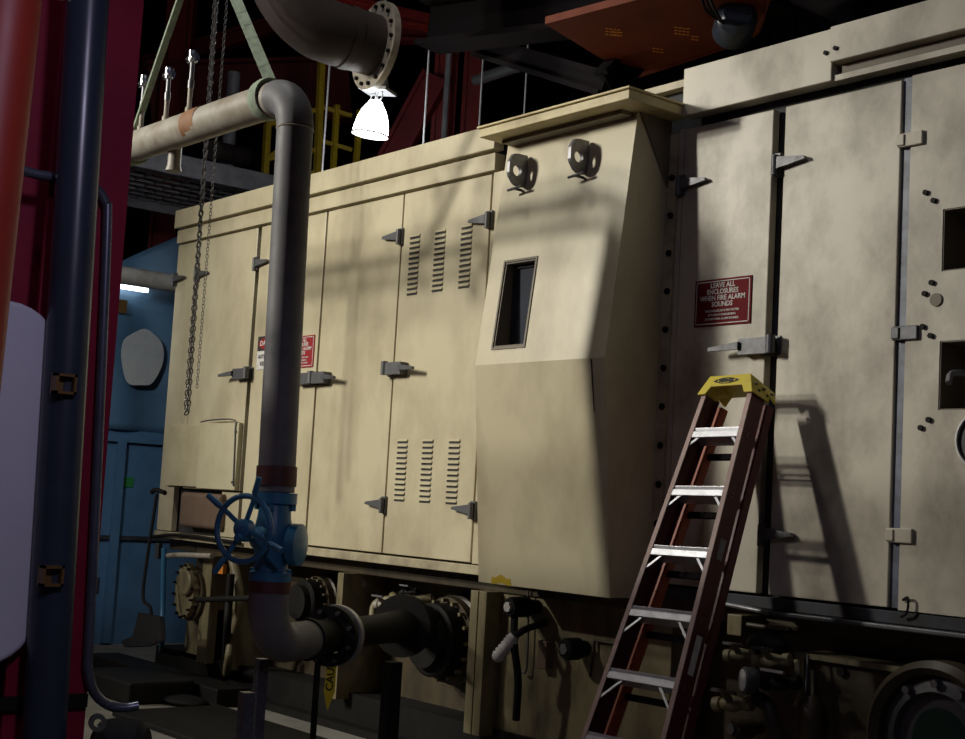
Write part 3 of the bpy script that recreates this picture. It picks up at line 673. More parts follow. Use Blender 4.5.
# between the posts: small manifold above the spool
q = W(372, 598, .0); pipe('manifold_pipe', [(q.x-.18, .3, q.z), (q.x-.05, .25, q.z-.02), (q.x+.12, .25, q.z-.01), (q.x+.22, .33, q.z+.02)], .030, 'skid_clean', 'cream manifold pipe in the dark recess above the pipe spool')
for px, py, s, lab in ((357, 584, .9, 'small steel valve at the top left of the skid recess'), (385, 604, 1.0, 'pale valve in the middle of the skid recess above the spool'), (410, 592, .8, 'dark valve at the right of the skid recess above the large port')):
    q = W(px, py, -.16); cock(q, s, lab, 'flange' if px < 400 else 'black')
pipe('manifold_pipe', [W(372, 622, -.1), W(375, 604, -.15), W(392, 600, -.2), W(398, 618, -.2)], .024, 'skid_clean', 'curved cream pipe dropping behind the pale flange')
pipe('drain_pipe', [F(350, 690, .08), F(385, 704, .07), F(420, 716, .07), F(468, 722, .08)], .022, 'black', 'dark drain pipe along the floor under the large port')
pipe('drain_pipe', [F(335, 682, .11), F(362, 692, .11), F(388, 700, .11)], .018, 'skid_clean', 'dirty cream pipe on the floor behind the caution tag')
# left end: columns' small piping
pipe('cooling_pipe', [W(232, 556, .1), W(240, 600, .10), W(232, 640, .1), W(228, 664, .1), F(226, 684, .0)], .034, 'skid_clean', 'upright cream pipe between the skid and the blue handwheel')
q = W(212, 599, .2); pipe('cross_rod', [W(198, 600, .15), W(222, 599, .2), W(258, 598, .2)], .022, 'black', 'black horizontal rod crossing behind the blue handwheel', 'rod')
pipe('upright_rod', [W(231, 574, .18), W(229, 600, .18), W(227, 632, .18), F(224, 690, .0)], .03, 'black', 'black upright stem below the handwheel', 'rod')
q = W(222, 569, .12); tag(mb().box(q.x-.03, q.x+.05, q.y-.02, q.y+.01, q.z-.035, q.z+.035).build('inspection_tag', M['orangetag']), 'small orange tag hanging behind the handwheel', 'tag')
pipe('handrail_pipe', [W(165, 556, .05), W(180, 555, .06), W(212, 556, .06)], .022, 'flange', 'pale horizontal pipe stub above the scalloped cover')
pipe('blue_pipe', [W(164, 548, .08), W(163, 600, .08), W(162, 640, .08), F(161, 655, .12)], .022, 'blue', 'blue upright pipe at the left end of the skid')
q = W(160, 548, .02); tag(mb().box(q.x-.03, q.x+.03, -.05, -.012, q.z-.09, q.z+.04).build('bracket', M['hinge'], bevel=.004), 'dull steel bracket at the left end below the sill', 'bracket')
pipe('sill_pipe', [W(150, 537, .05), W(180, 535, .05), W(240, 543, .05)], .014, 'black', 'thin black pipe under the enclosure sill at far left')
q = W(215, 575, -.1); tag(mb().box(q.x-.35, q.x+.45, .25, .36, q.z-.1, q.z+.22).build('recess_plate', M['black']), 'black plate in the recess behind the handwheel', 'plate')
# right of the ladder: instrument cluster
q = W(749, 681, .25)
t = thing('pressure_gauge', (q.x, -.2, q.z-.06), 'small round gauge with white rim on the skid right of the ladder', 'gauge')
mb().lathe([(.055, 0), (.062, .02), (.062, .06), (.052, .065)], q+EY*.05, Vector((-.5,-.85,0)), 24).build('case', M['hinge'], t, smooth=True)
mb().lathe([(.05, .064), (.05, .068)], q+EY*.05, Vector((-.5,-.85,0)), 24).build('dial', M['signwhite'], t)
mb().tube([q+EY*.05, q+EY*.3], .018, 8).build('stem', M['skid'], t, smooth=True)
cock(W(741, 655, .1), 1.0, 'worn brass valve above the small gauge right of the ladder', 'skid_clean')
cock(W(772, 661, .12), 1.1, 'pale handled valve right of and above the small gauge', 'skid_clean', handle_m='black')
cock(W(781, 683, .15), 1.1, 'valve with a bright lever right of the small gauge', 'black', handle_m='chrome')
cock(W(733, 704, .15), 1.2, 'pale valve low beside the ladder foot', 'skid_clean')
stub('plug_fitting', W(746, 728, .0)+EY*.1, .05, .2, 'skid', 'dull round fitting at the bottom below the small gauge')
pipe('cooling_pipe', [W(750, 695, .1), W(768, 706, .1), W(775, 730, .1), W(790, 760, .05)], .035, 'skid', 'thick brown curved pipe below the small gauge')
pipe('impulse_line', [W(797, 660, .03), W(800, 690, .06), W(796, 705, .06)], .016, 'skid_clean', 'cream tube left of the thin cable on the right apron')
pipe('impulse_line', [W(808, 655, .02), W(806, 690, .05), W(804, 712, .05)], .007, 'hinge', 'thin dark cable beside the cream tube on the right apron', 'cable')
pipe('impulse_line', [W(812, 670, .01), W(812, 700, .03), W(806, 720, .04), W(806, 760, .04)], .012, 'skid_clean', 'thin cream tube hugging the edge of the right apron')
q = W(811, 718, .02); tag(mb().lathe([(.05, -.1), (.06, -.06), (.06, .06), (.03, .1)], q, EZ, 16).build('filter_bowl', M['skid'], smooth=True), 'grey brown filter bowl low on the right apron', 'filter')
q = W(727, 624, .06); tag(mb().box(q.x-.0, q.x+.09, -.06, .36, q.z-.05, q.z+.05).build('terminal_box', M['skid_clean'], bevel=.004), 'small cream box on the skid directly right of the ladder rail', 'box')
pipe('air_line', [W(720, 603, .03), W(745, 608, .04), W(770, 613, .04)], .012, 'steel', 'grey air line just below the doors right of the ladder')
pipe('air_line', [W(744, 624, .03), W(765, 627, .03), W(790, 630, .03)], .012, 'skid', 'brown air line below the grey one right of the ladder')
q = W(835, 672, -.0); tag(mb().cyl((q.x, .06, q.z), (q.x, .04, q.z), .022, seg=12).build('hole_plug', M['black']), 'black plug in the plain right apron panel', 'plug')
q = W(768, 645, .05); tag(mb().sphere(q, .09, 14, 1.3, .9, .6).build('hose_coil', M['rubber'], smooth=True), 'black rubber bundle above the instrument cluster', 'hose')

# ------------------------------------------------------------------ folded step ladder leaning on the enclosure
psi, tilt, roll = -.048, .362, .016
S0 = Vector((math.cos(psi), math.sin(psi), 0)); NN = Vector((math.sin(psi), -math.cos(psi), 0))
D0 = Vector((0,0,-1))*math.cos(tilt)+NN*math.sin(tilt)
LS = (S0-D0*math.sin(roll)).normalized(); LD = (D0+S0*math.sin(roll)).normalized(); LN = LS.cross(LD)*-1
if LN.dot(NN) < 0: LN = -LN
LO = Vector((-4.464, -.315, 1.962))
def L(s, d, n=0): return LO+LS*s+LD*d+LN*n
lad = thing('step_ladder', L(0, 2.1), 'folded maroon fibreglass step ladder with yellow cap leaning against the doors', 'ladder')
def lw(d): return .168+.0172*d/.305
DB = 2.10
def lbox(s0a, s1a, s0b, s1b, d0, d1, n0, n1):     # box in ladder space tapering in s from d0 to d1
    return mb().add([L(s0a,d0,n0), L(s1a,d0,n0), L(s1b,d1,n0), L(s0b,d1,n0), L(s0a,d0,n1), L(s1a,d0,n1), L(s1b,d1,n1), L(s0b,d1,n1)],
        [(0,3,2,1),(4,5,6,7),(0,1,5,4),(1,2,6,5),(2,3,7,6),(3,0,4,7)])
dt = -.215
for sg in (-1, 1):
    a0, a1 = lw(dt), lw(DB)
    web = lbox(sg*a0, sg*(a0+.006), sg*a1, sg*(a1+.006), dt, DB, -.078, .012)
    rail = web.build('front_rail', M['fibre'], lad)
    lbox(sg*(a0-.022), sg*(a0+.006), sg*(a1-.022), sg*(a1+.006), dt, DB, .012, .017).build('rail_lip', M['fibre_edge'], rail)
    lbox(sg*(a0-.022), sg*(a0+.0), sg*(a1-.022), sg*(a1+.0), dt, DB, -.083, -.078).build('rail_lip', M['fibre'], rail)
    k = lbox(sg*(a1-.03), sg*(a1+.012), sg*(a1-.03), sg*(a1+.012), DB-.05, DB+.012, -.083, .02); k.build('foot', M['rubber'], lad)
    # rear rail folded behind
    b0, b1 = a0+.004, a1-.01
    rr = lbox(sg*(b0-.03), sg*(b0+.006), sg*(b1-.03), sg*(b1+.006), dt+.02, DB-.01, -.150, -.105)
    rr.build('rear_rail', M['fibre_or'] if sg < 0 else M['fibre'], lad, label='orange rear rail' if sg < 0 else None)
for i in range(7):
    d = .305*i; w = lw(d)
    st = mb().obox(L(0, d, -.033), LS*(w-.002), (LN*math.cos(tilt)+LD*-math.sin(tilt))*.045, EZ*.013)
    st.obox(L(0, d+.006, .011), LS*(w-.002), LD*.017, LN*.004)
    so_ = st.build('step', M['alu'], lad, bevel=.003)
    for sg in (-1, 1):
        ln = .05+.018*i
        mb().bar(L(sg*(w-.005), d+.03+ln*.75, .010), L(sg*(w-.02-ln*.8), d+.018, .004), .012, .004, LN).build('brace', M['alu'], so_)
        for z in (-.006, .010): mb().cyl(L(sg*(w+.004), d+z, -.02), L(sg*(w+.010), d+z, -.02), .005, seg=8).build('rivet', M['steel'], so_)
    if i in (0, 1, 2, 3, 4, 5):
        w2 = lw(d)-.012
        mb().bar(L(-w2, d+.065, -.128), L(w2, d+.065, -.128), .030, .018, LN).build('rear_bar', M['beam'], lad)
# moulded cap with a notch in its front skirt
cp = mb()
wt, wb2 = .132, .180
front = [L(-wt, -.30, .03), L(wt, -.30, .03), L(wb2, -.20, .035), L(.125, -.20, .035), L(.100, -.240, .034), L(-.100, -.240, .034), L(-.125, -.20, .035), L(-wb2, -.20, .035)]
cp.prism(front, LN*-.012)
cp.prism([L(-wt, -.30, .03), L(wt, -.30, .03), L(wt+.005, -.285, -.155), L(-wt-.005, -.285, -.155)], LD*.016)
for sg in (-1, 1):
    cp.prism([L(sg*wt, -.30, .03), L(sg*(wb2), -.20, .034), L(sg*(wb2), -.20, -.09), L(sg*(wb2-.01), -.235, -.10), L(sg*(wb2-.01), -.22, -.155), L(sg*(wt+.005), -.285, -.155)], LS*sg*-.012)
cap = cp.build('top_cap', M['yellow'], lad, bevel=.004)
for k in range(5):
    mb().cyl(L(.160, -.255+.02*(k % 2), .01-.03*k), L(.172, -.25+.02*(k % 2), .01-.03*k), .006, seg=8).build('cap_rivet', M['ink'], cap)
el_ = []
fn = (L(0,-.24,.034)-L(0,-.24,.0)).normalized()
cq = L(-.01, -.268, .0325); cu_ = LS; cv_ = (L(0,-.30,.03)-L(0,-.20,.035)).normalized()
ol = mb().tube([cq+fn*.001+cu_*math.cos(2*PI*k/30)*.062+cv_*math.sin(2*PI*k/30)*.0145 for k in range(30)], .0022, 6, closed=True)
ol.build('cap_logo_outline', M['ink'], cap)
text('cap_logo', 'WERNER', .024, cq+fn*.0015, cu_, cv_, M['ink'], cap, bold=.0008)
for sx in (-1, 1): mb().prism([cq+fn*.0005+cu_*sx*.085, cq+fn*.0005+cu_*sx*.06+cv_*.010, cq+fn*.0005+cu_*sx*.06-cv_*.010], fn*.001).build('cap_logo_point', M['ink'], cap)
# worn stickers and a marker scrawl on the right rail
for d0, d1, mm in ((.52, .62, 'steel'), (.98, 1.16, 'signwhite')):
    lbox(lw(d0)+.0065, lw(d0)+.0072, lw(d1)+.0065, lw(d1)+.0072, d0, d1, -.055, -.018).build('sticker', M[mm], lad)
for k, d0 in enumerate((1.62, 1.68, 1.76)):
    lbox(lw(d0)+.0065, lw(d0)+.0072, lw(d0)+.0065, lw(d0)+.0072, d0, d0+.035, -.06+.012*k, -.035+.012*k).build('marker_scrawl', M['blueink'], lad)

# ------------------------------------------------------------------ chain and slings
def chain(name, pts, r, lk, label):
    P = [Vector(p) for p in pts]; b = mb(); acc = 0; i = 0; tot = sum((P[k+1]-P[k]).length for k in range(len(P)-1)); n = int(tot/(lk*.72))
    def at(s):
        for k in range(len(P)-1):
            l = (P[k+1]-P[k]).length
            if s <= l or k == len(P)-2: return P[k]+(P[k+1]-P[k])*(s/l), (P[k+1]-P[k]).normalized()
            s -= l
    for j in range(n):
        c, d = at((j+.5)*tot/n); e = d.cross(EY if abs(d.y) < .9 else EX).normalized()
        if j % 2: e = d.cross(e).normalized()
        a = lk*.5-r*2.2
        loop = [c+d*(a*.55 if math.sin(t) >= 0 else -a*.55)*1+d*math.sin(t)*lk*.22+e*math.cos(t)*lk*.27 for t in [2*PI*k/10 for k in range(10)]]
        b.tube(loop, r, 5, closed=True)
    return b.build(name, M['chain'], None, smooth=True)
c0 = W(223, -40, 1.0); c1 = W(187, 413, 1.0); x_ = c1.x
o = chain('hoist_chain', [(x_-.03, -1.0, 10.9), (x_-.022, -1.0, c1.z+.02), (x_-.004, -1.0, c1.z), (x_+.014, -1.0, c1.z+.02), (x_+.02, -1.04, 5.2), (x_+.02, -1.04, 10.9)], .0050, .050, '')
tag(o, 'long dark steel hoist chain loop hanging in front of the left doors', 'chain')
o = chain('light_chain', [(x_+.06, -.96, 10.9), (x_+.075, -.98, W(194, 388, .98).z)], .0022, .034, '')
tag(o, 'thin light chain hanging beside the heavy hoist chain', 'chain')

def strap(pts, w, ref, t=.008):
    P = smooth_pts(pts, 4); b = mb(); ref = Vector(ref)
    for i in range(len(P)-1): b.bar(P[i], P[i+1]+(P[i+1]-P[i])*.06, w, t, ref)
    return b
def choke(cx, mt, parent):
    R = pr+.012; b = mb()
    b.lathe([(R-.012, -.035), (R+.004, -.04), (R+.010, 0), (R+.004, .04), (R-.012, .035)], Vector((cx, -PO, cor.z+.012)), (1,0,0), 26, cap=False)
    return b.build('choke_loop', mt, parent, smooth=True)
s1 = thing('lifting_sling', W(270, 75, PO), 'green webbing sling choked round the grey pipe just before its elbow', 'sling')
xs = -6.50
a = Vector((xs, -PO, cor.z+pr+.02)); HK = W(208, -68, PO); bq = HK+Vector((.02, -.02, 0))
strap([a, a*.66+bq*.34, a*.33+bq*.67, bq], .062, Vector((.77, -.63, .2)), .014).build('webbing', M['sling'], s1)
choke(xs, M['sling'], s1)
q = a*.42+bq*.58; mb().bar(q, q+(bq-a).normalized()*.05, .054, .019, Vector((.77, -.63, .2))).build('sewn_label', mat('pink_label', (.55, .35, .30), .7), s1)
s2 = thing('lifting_sling', W(135, 125, PO), 'green webbing sling passing round the left part of the grey pipe', 'sling')
a = W(136, 113, PO); a.z = cor.z+.03+pr; bq = HK+Vector((-.02, -.02, 0))
strap([a+EZ*-.01, a*.66+bq*.34, a*.33+bq*.67, bq], .045, Vector((.95, .1, .2)), .014).build('webbing', M['sling'], s2)
choke(a.x, M['sling'], s2).location.z += .012

hk = thing('crane_hook', HK, 'steel crane hook above the frame gathering the two green slings', 'hook')
mb().tube(arc(HK+EZ*.05, EX, EZ, .06, -PI*1.05, PI*.45, 14), .022, 10).build('hook', M['steel'], hk, smooth=True)
mb().cyl(HK+EZ*.11, HK+EZ*.30, .035, seg=12).build('shank', M['steel'], hk, smooth=True)
mb().cyl(HK+EZ*.30, (HK.x, HK.y, 11), .010, seg=8).build('wire_rope', M['chain'], hk)

# ------------------------------------------------------------------ hanging lamp
lc = Dp(370, 135, 11.0)
lamp = thing('high_bay_lamp', lc, 'lit bell shaped high bay lamp hanging behind the enclosure roof', 'lamp')
tl_ = Vector((.10, .06, 1)).normalized()
mb().lathe([(.142, 0), (.137, .06), (.122, .13), (.095, .20), (.060, .25), (.05, .27)], lc, tl_, 28).build('glowing_bell', M['lampglow'], lamp, smooth=True)
mb().ring(lc-tl_*.004, tl_,   .134, .147, .014).build('bell_rim', M['lampgrey'], lamp)
yk = mb()
for sx in (-1, 1): yk.tube(arc(lc+tl_*.31+EX*sx*.045, EX, EZ, .035, 0, 2*PI, 14), .006, 6)
yk.build('yoke', M['lampgrey'], lamp, smooth=True)
mb().obox(lc+tl_*.355, Vector((.10,.06,-.01)), Vector((-.05,.09,0)), tl_*.012).build('mounting_plate', M['lampgrey'], lamp)
mb().lathe([(.075, .365), (.08, .40), (.065, .46), (.035, .47), (.035, .52)], lc, tl_, 20).build('ballast', M['lampgrey'], lamp, smooth=True)
mb().tube([lc+tl_*.52, lc+tl_*.52+EZ*3.2], .008, 6).build('drop_rod', M['lampgrey'], lamp)

# ------------------------------------------------------------------ overhead ductwork, steel and crane
fc = Dp(379, 47, 10.3)
du = thing('duct_pipe', fc, 'large brown grey pipe with a bolted end flange high behind the lamp', 'pipe')
dy = Vector((.12, 1, -.04)).normalized()
mb().tube([fc-dy*.02, fc-dy*.35]+smooth_pts([fc-dy*.4, fc-dy*.52+Vector((-.02,0,.03)), fc-dy*.68+Vector((-.06,0,.16)), fc-dy*.78+Vector((-.10,0,.40)), fc-dy*.80+Vector((-.12,0,1.1)), fc-dy*.80+Vector((-.12,0,6.0))], 6), .225, 28).build('duct_body', M['duct'], du, smooth=True)
mb().lathe([(.20, 0), (.33, 0), (.33, .05), (.20, .05)], fc-dy*.05, dy, 36, cap=False).build('end_flange', M['flange'], du, smooth=True)
mb().cyl(fc-dy*.0, fc+dy*.01, .25, seg=28).build('end_cap', M['black'], du)
uu2 = dy.cross(EZ).normalized(); ww2 = uu2.cross(dy)
for k in range(16):
    a = 2*PI*k/16; q = fc-dy*.05+(uu2*math.cos(a)+ww2*math.sin(a))*.29
    mb().cyl(q, q-dy*.02, .016, seg=8).build('bolt', M['black'], du)
mb().lathe([(.232, 0), (.232, .07)], fc-dy*.30, dy, 28, cap=False).build('pipe_collar', M['duct'], du, smooth=True)

def ibeam(p0, p1, w, h, name, m, label, cat='beam', ref=(0,0,1)):
    p0 = Vector(p0); p1 = Vector(p1); d = (p1-p0).normalized(); ref = Vector(ref)
    if abs(d.dot(ref)) > .95: ref = Vector((.63, .77, 0))
    a = d.cross(ref).normalized(); b = a.cross(d).normalized(); x = mb()
    for s in (-1, 1): x.obox((p0+p1)/2+b*s*h/2, a*w/2, b*.02, (p1-p0)/2)
    x.obox((p0+p1)/2, a*.02, b*h/2, (p1-p0)/2)
    return tag(x.build(name, M[m]), label, cat)
def vcol(px, d, w, h, m, label, name='steel_column'):
    q = Dp(px, 60, d); return ibeam((q.x, q.y, 0), (q.x, q.y, 10.9), w, h, name, m, label, 'column')
vcol(447, 14.5, .17, .20, 'redsteel', 'red steel column right of the lit lamp, left of a pair')
vcol(474, 14.6, .13, .16, 'redsteel', 'red steel column right of the lit lamp, right of a pair')
vcol(178, 17, .22, .28, 'redsteel', 'red steel column far back above the left walkway')
ibeam(Dp(382, 28, 14.3), Dp(470, 30, 14.7), .16, .26, 'steel_beam', 'redsteel_d', 'dark red cross beam joining the pair of red columns')
ibeam(Dp(300, -6, 13.5), Dp(482, 35, 14.4), .10, .12, 'steel_beam', 'redsteel', 'thin red beam sloping down above the brown duct')
ibeam(Dp(150, 96, 17), Dp(350, 90, 17.5), .3, .75, 'steel_beam', 'redsteel_d', 'deep dark red girder far behind the grey pipe elbow')
ibeam(Dp(130, 70, 17.6), Dp(290, 20, 17.6), .14, .16, 'steel_beam', 'redsteel_d', 'dark red sloping member behind the green slings')
ibeam(Dp(436, 76, 14.3), Dp(376, 190, 14.3), .14, .24, 'steel_brace', 'redsteel_d', 'dark red diagonal brace right of the lit lamp', 'brace')
for px, d, ya, yb_, r, lab in ((322, 12.0, 55, 175, .008, 'thin pale hanger rod left of the lit lamp'), (423, 11.5, -20, 150, .009, 'pale hanger rod right of the lit lamp'), (304, 13, 50, 120, .006, 'thin dark hanger rod by the duct'), (479, 12, 45, 130, .008, 'dark hanger rod beside the silver pipe'), (524, 12, 30, 118, .008, 'thin dark rod crossing the silver pipe'), (443, 14, 30, 150, .03, 'slim pipe fixed along the left red column')):
    a = Dp(px, yb_, d); b2 = Dp(px, ya, d); top_z = 10.9 if ya < 40 else b2.z
    tag(mb().cyl((a.x, a.y, a.z-.3), (a.x, a.y, max(top_z, b2.z)), r, seg=8).build('hanger_rod', M['grate'] if r > .0065 else M['beam']), lab, 'rod')
sp_ = mb().cyl(Dp(476, 80, 13), Dp(529, 63, 12.2), .052, seg=18); tag(sp_.build('silver_pipe', M['silver'], smooth=True), 'short silver clad pipe high behind the hood roof', 'pipe')
# black crane girder and orange trolley
ibeam(Dp(430, 26, 11.2), Dp(790, -22, 9.0), .30, .34, 'crane_girder', 'beam', 'black crane girder crossing the top of the scene')
ibeam(Dp(478, 46, 11.4), Dp(606, 84, 9.9), .10, .14, 'steel_strut', 'beam', 'black frame bar running down to the hood roof level', 'beam')
ibeam(Dp(606, 84, 9.9), Dp(668, 22, 10.4), .12, .18, 'steel_strut', 'beam', 'black slanting frame bar left of the orange trolley', 'beam')
ZT2 = 4.75
tr = thing('crane_trolley', F(690, 40, ZT2), 'orange perforated crane trolley plate under the black girder', 'crane')
P_ = [F(626, 74, ZT2), F(640, 75, ZT2), F(742, 41, ZT2), F(757, 32, ZT2), F(763, 18, ZT2), F(772, -14, ZT2), F(690, -14, ZT2), F(545, 24, ZT2)]
plate = mb().prism(P_, (0, 0, .05)).build('plate', M['orange'], tr)
lip = mb()
for i in range(5): lip.bar(P_[i]+EZ*.02, P_[i+1]+EZ*.02, .02, .07)
lip.build('lip', M['orange'], tr)
for px, py, nx, ny in ((676, 27, 4, 3), (693, 36, 2, 2), (654, 48, 3, 2), (607, 28, 4, 3), (613, 31, 3, 2)):
    for i in range(nx):
        for j in range(ny):
            q = F(px+i*4, py+j*3+i*.5, ZT2); mb().cyl(q+EZ*.01, q-EZ*.004, .012, seg=6).build('vent_hole', M['orangetag'], tr)
q = F(748, 36, ZT2-.02); mb().sphere(q, .014, 10).build('bright_stud', M['chrome'], tr)
q = F(735, 10, ZT2-.0); mt_ = mb().lathe([(.10, -.12), (.13, -.08), (.13, .1), (.09, .14)], q-EZ*.10, Vector((.7, -.6, .2)), 18); mt_.build('motor', M['navy'], tr, smooth=True)
for k in range(3):
    mb().tube(smooth_pts([F(700+4*k, -6, ZT2-.05), F(708+4*k, 12, ZT2-.10-.02*k), F(728, 22+2*k, ZT2-.12), F(750, 12+3*k, ZT2-.06)], 6), .010, 6).build('cable', M['rubber'], tr, smooth=True)
tag(mb().tube(smooth_pts([Dp(800, -10, 10.5), Dp(828, 2, 10.3), Dp(850, 10, 10), Dp(872, 22, 9.6)], 6), .11, 16).build('flexible_duct', M['beam'], smooth=True), 'dim ribbed duct above the right roof edge', 'duct')

# ------------------------------------------------------------------ walkway and yellow ladderwork behind the left end
g0 = Dp(125, 158, 13.2); gz = g0.z
wk = thing('grating_walkway', (g0.x, g0.y, gz), 'grey steel grating walkway high behind the left end of the enclosure', 'walkway')
gx0 = g0.x
mb().box(gx0-.03, gx0+.03, .1, 6.5, gz-.06, gz+.14).build('toe_board', M['grate'], wk)
mb().box(gx0-1.6, gx0-1.54, .1, 6.5, gz-.12, gz+.10).build('side_beam', M['grate'], wk)
gg = mb()
for i in range(32): gg.box(gx0-1.55, gx0-.02, .1+i*.2, .115+i*.2, gz-.03, gz+.0)
for i in range(8): gg.box(gx0-1.5+i*.2, gx0-1.485+i*.2, .1, 6.5, gz-.03, gz+.0)
gg.build('grating', M['grate'], wk)
q = Vector((gx0-.08, 3.2, 0)); mb().box(q.x-.05, q.x+.05, q.y-.05, q.y+.05, 0, gz-.03).build('support_post', M['grate'], wk)
yl = thing('yellow_ladderway', Dp(300, 150, 14.5), 'yellow steel ladder and guard rails behind the enclosure roof', 'railing')
def ybar(a, b, w=.05): return mb().bar(Dp(*a), Dp(*b), w, w).build('rail_bar', M['yellow_paint'], yl)
for px, y0, y1, w in ((265, 112, 190, .06), (318, 62, 190, .06), (333, 120, 178, .05), (356, 125, 165, .05)): ybar((px+4, y0-15, 14.5), (px-3, y1+40, 14.5), w)
for a, b in (((266, 126), (316, 110)), ((264, 160), (316, 150)), ((262, 186), (316, 172)), ((318, 106), (352, 116)), ((318, 140), (352, 150)), ((266, 160), (290, 142))): ybar((*a, 14.5), (*b, 14.5), .04)
for (px, py, lab) in ((232, 130, 'dim grey upright pipe behind the pipe elbow'), ):
    a = Dp(px, py-30, 15); tag(mb().cyl((a.x, a.y, a.z-1.0), (a.x, a.y, a.z+.3), .07, seg=14).build('background_pipe', M['grate'], smooth=True), lab, 'pipe')
a = Dp(212, 150, 14.2); b2 = Dp(262, 160, 15.5); tag(mb().cyl(a, b2, .10, seg=16).build('background_pipe', M['duct'], smooth=True), 'dim brown pipe behind the walkway toe board', 'pipe')

# ------------------------------------------------------------------ blue partition, tarpaulin, far left
PX = -13.0
pt = thing('blue_partition', (PX, .6, 0), 'blue painted steel partition at the far left behind the red machine', 'partition')
mb().box(PX-.06, PX, -1.5, 1.9, .0, 2.10).build('panel', M['partition'], pt)
mb().box(PX, PX+.05, -1.5, 1.9, 1.98, 2.03).build('top_rail', M['partition'], pt)
mb().box(PX, PX+.03, -1.5, 1.9, 1.02, 1.06).build('mid_rail', M['gap'], pt)
mb().box(PX, PX+.07, .56, .64, .02, 1.98).build('post', M['partition'], pt)
mb().box(PX, PX+.012, -.5, .50, .5, .65).build('dark_vent', M['gap'], pt)
q = XP(128, 482, PX+.01); mb().box(PX, PX+.008, q.y-.06, q.y+.06, q.z-.05, q.z+.05).build('sticker', M['green'], pt)
tp = mb(); ny, nz = 40, 26; vs = []; y0, y1 = -1.5, 1.30
for j in range(nz+1):
    for i in range(ny+1):
        y = y0+(y1-y0)*i/ny; ztop = 3.70+(y-.34)*.60; z = 2.10+(ztop-2.10)*j/nz
        x = PX+.02+.035*math.sin(y*9+z*1.3)+.03*math.sin(z*5-y*4)*(j/nz)
        vs.append((x, y, z))
fs = [(j*(ny+1)+i, j*(ny+1)+i+1, (j+1)*(ny+1)+i+1, (j+1)*(ny+1)+i) for j in range(nz) for i in range(ny)]
tpt = thing('blue_tarpaulin', (PX, .3, 2.05), 'blue tarpaulin with a faded white patch hung above the blue partition', 'tarpaulin')
to = tp.add(vs, fs).build('sheet', M['tarp'], tpt, smooth=True); sm = to.modifiers.new('t', 'SOLIDIFY'); sm.thickness = .006
q1 = XP(143, 358, PX+.13); pts = []
for k in range(36):
    a = 2*PI*k/36; ry_, rz_ = .225*(1+.06*math.sin(3*a+.4)), .30*(1+.07*math.sin(2*a+1)+.04*math.sin(5*a))
    pts.append((PX+.10, q1.y+math.cos(a)*ry_, q1.z+math.sin(a)*rz_))
mb().prism(pts, (.01, 0, 0)).build('faded_patch', M['patch'], tpt)
pb = XP(178, 284, -12.3)
tag(mb().cyl((-12.45, -1.0, pb.z+.03), (-12.3, pb.y, pb.z), .085, seg=18).build('beige_pipe', M['lightpipe'], smooth=True), 'beige pipe crossing in front of the blue tarpaulin', 'pipe')
q = XP(138, 289, PX+.12); tb = thing('fluorescent_light', q, 'lit fluorescent strip below the beige pipe on the tarpaulin', 'light')
mb().box(PX+.08, PX+.14, q.y-.55, q.y+.12, q.z+.02, q.z+.06).build('batten', M['lampgrey'], tb); mb().cyl((PX+.11, q.y-.5, q.z), (PX+.11, q.y+.11, q.z), .022, seg=10).build('tube', M['tubeglow'], tb)
q = XP(121, 306, PX+.12); tag(mb().box(PX+.09, PX+.15, q.y-.05, q.y+.05, q.z-.07, q.z+.06).build('yellow_box', M['brass']), 'small brownish yellow box at the left edge of the tarpaulin', 'box')
# shovel
sh = thing('shovel', XP(143, 645, -11.9), 'black long handled shovel leaning at the left end of the skid', 'shovel')
b0 = Vector((-11.3, -.16, 0))
sA = W(157, 494, .20); sB = W(147, 560, .30); sC = W(143, 597, .36); sD = W(152, 622, .36)
mb().tube(smooth_pts([sA, sB, sC, W(150, 607, .36), sD], 5), .014, 8).build('shaft', M['rubber'], sh, smooth=True)
mb().tube(smooth_pts([W(151, 493, .22), W(155, 490, .20), W(163, 492, .18), W(165, 493, .16)], 4), .020, 8).build('grip', M['rubber'], sh, smooth=True)
bl = [W(138, 612, .40), W(160, 616, .34), W(162, 640, .40), W(146, 646, .50), W(124, 647, .56), W(120, 641, .56), W(132, 636, .48)]
mb().prism(bl, Vector((.02, .03, -.004))).build('blade', M['rubber'], sh, bevel=.006)
# floor clutter
q = F(183, 702, .02)
mt2 = mb().sphere((q.x, q.y, .035), .20, 20, 1.25, .7, .17); tag(mt2.build('rubber_mat', M['rubber'], smooth=True), 'flattened black rubber heap on the concrete floor', 'mat')
pipe('floor_hose', [F(197, 700, .02), F(215, 706, .02), F(240, 714, .02), F(262, 724, .02), F(268, 745, .02)], .016, 'rubber', 'black hose trailing along the floor from the rubber heap', 'hose')
q = F(105, 671, .01); tag(mb().box(q.x-.3, q.x+.12, q.y-.06, q.y+.06, 0, .035).build('floor_plate', M['black'], bevel=.008), 'small dark plate on the floor beside the conduit', 'plate')
q = F(184, 690, 0); tag(mb().box(q.x-.25, q.x+.6, -.85, -.33, 0, .16).build('oil_tray', M['black'], bevel=.02), 'dark oily tray on the floor left of the pipe stands', 'tray')
tag(mb().box(-9.0, -6.4, -1.15, -.36, 0, .04).build('floor_slab', M['black'], bevel=.01), 'wide low black slab on the floor along the skid', 'slab')
st = mb().prism([(F(128+math.cos(a)*16, 694+math.sin(a)*4).x, F(128+math.cos(a)*16, 694+math.sin(a)*4).y, .0005) for a in [2*PI*k/20 for k in range(20)]], (0,0,.002))
tag(st.build('paint_spill', M['yellow_paint']), 'faint yellow spill on the concrete floor by the conduit', 'stain')

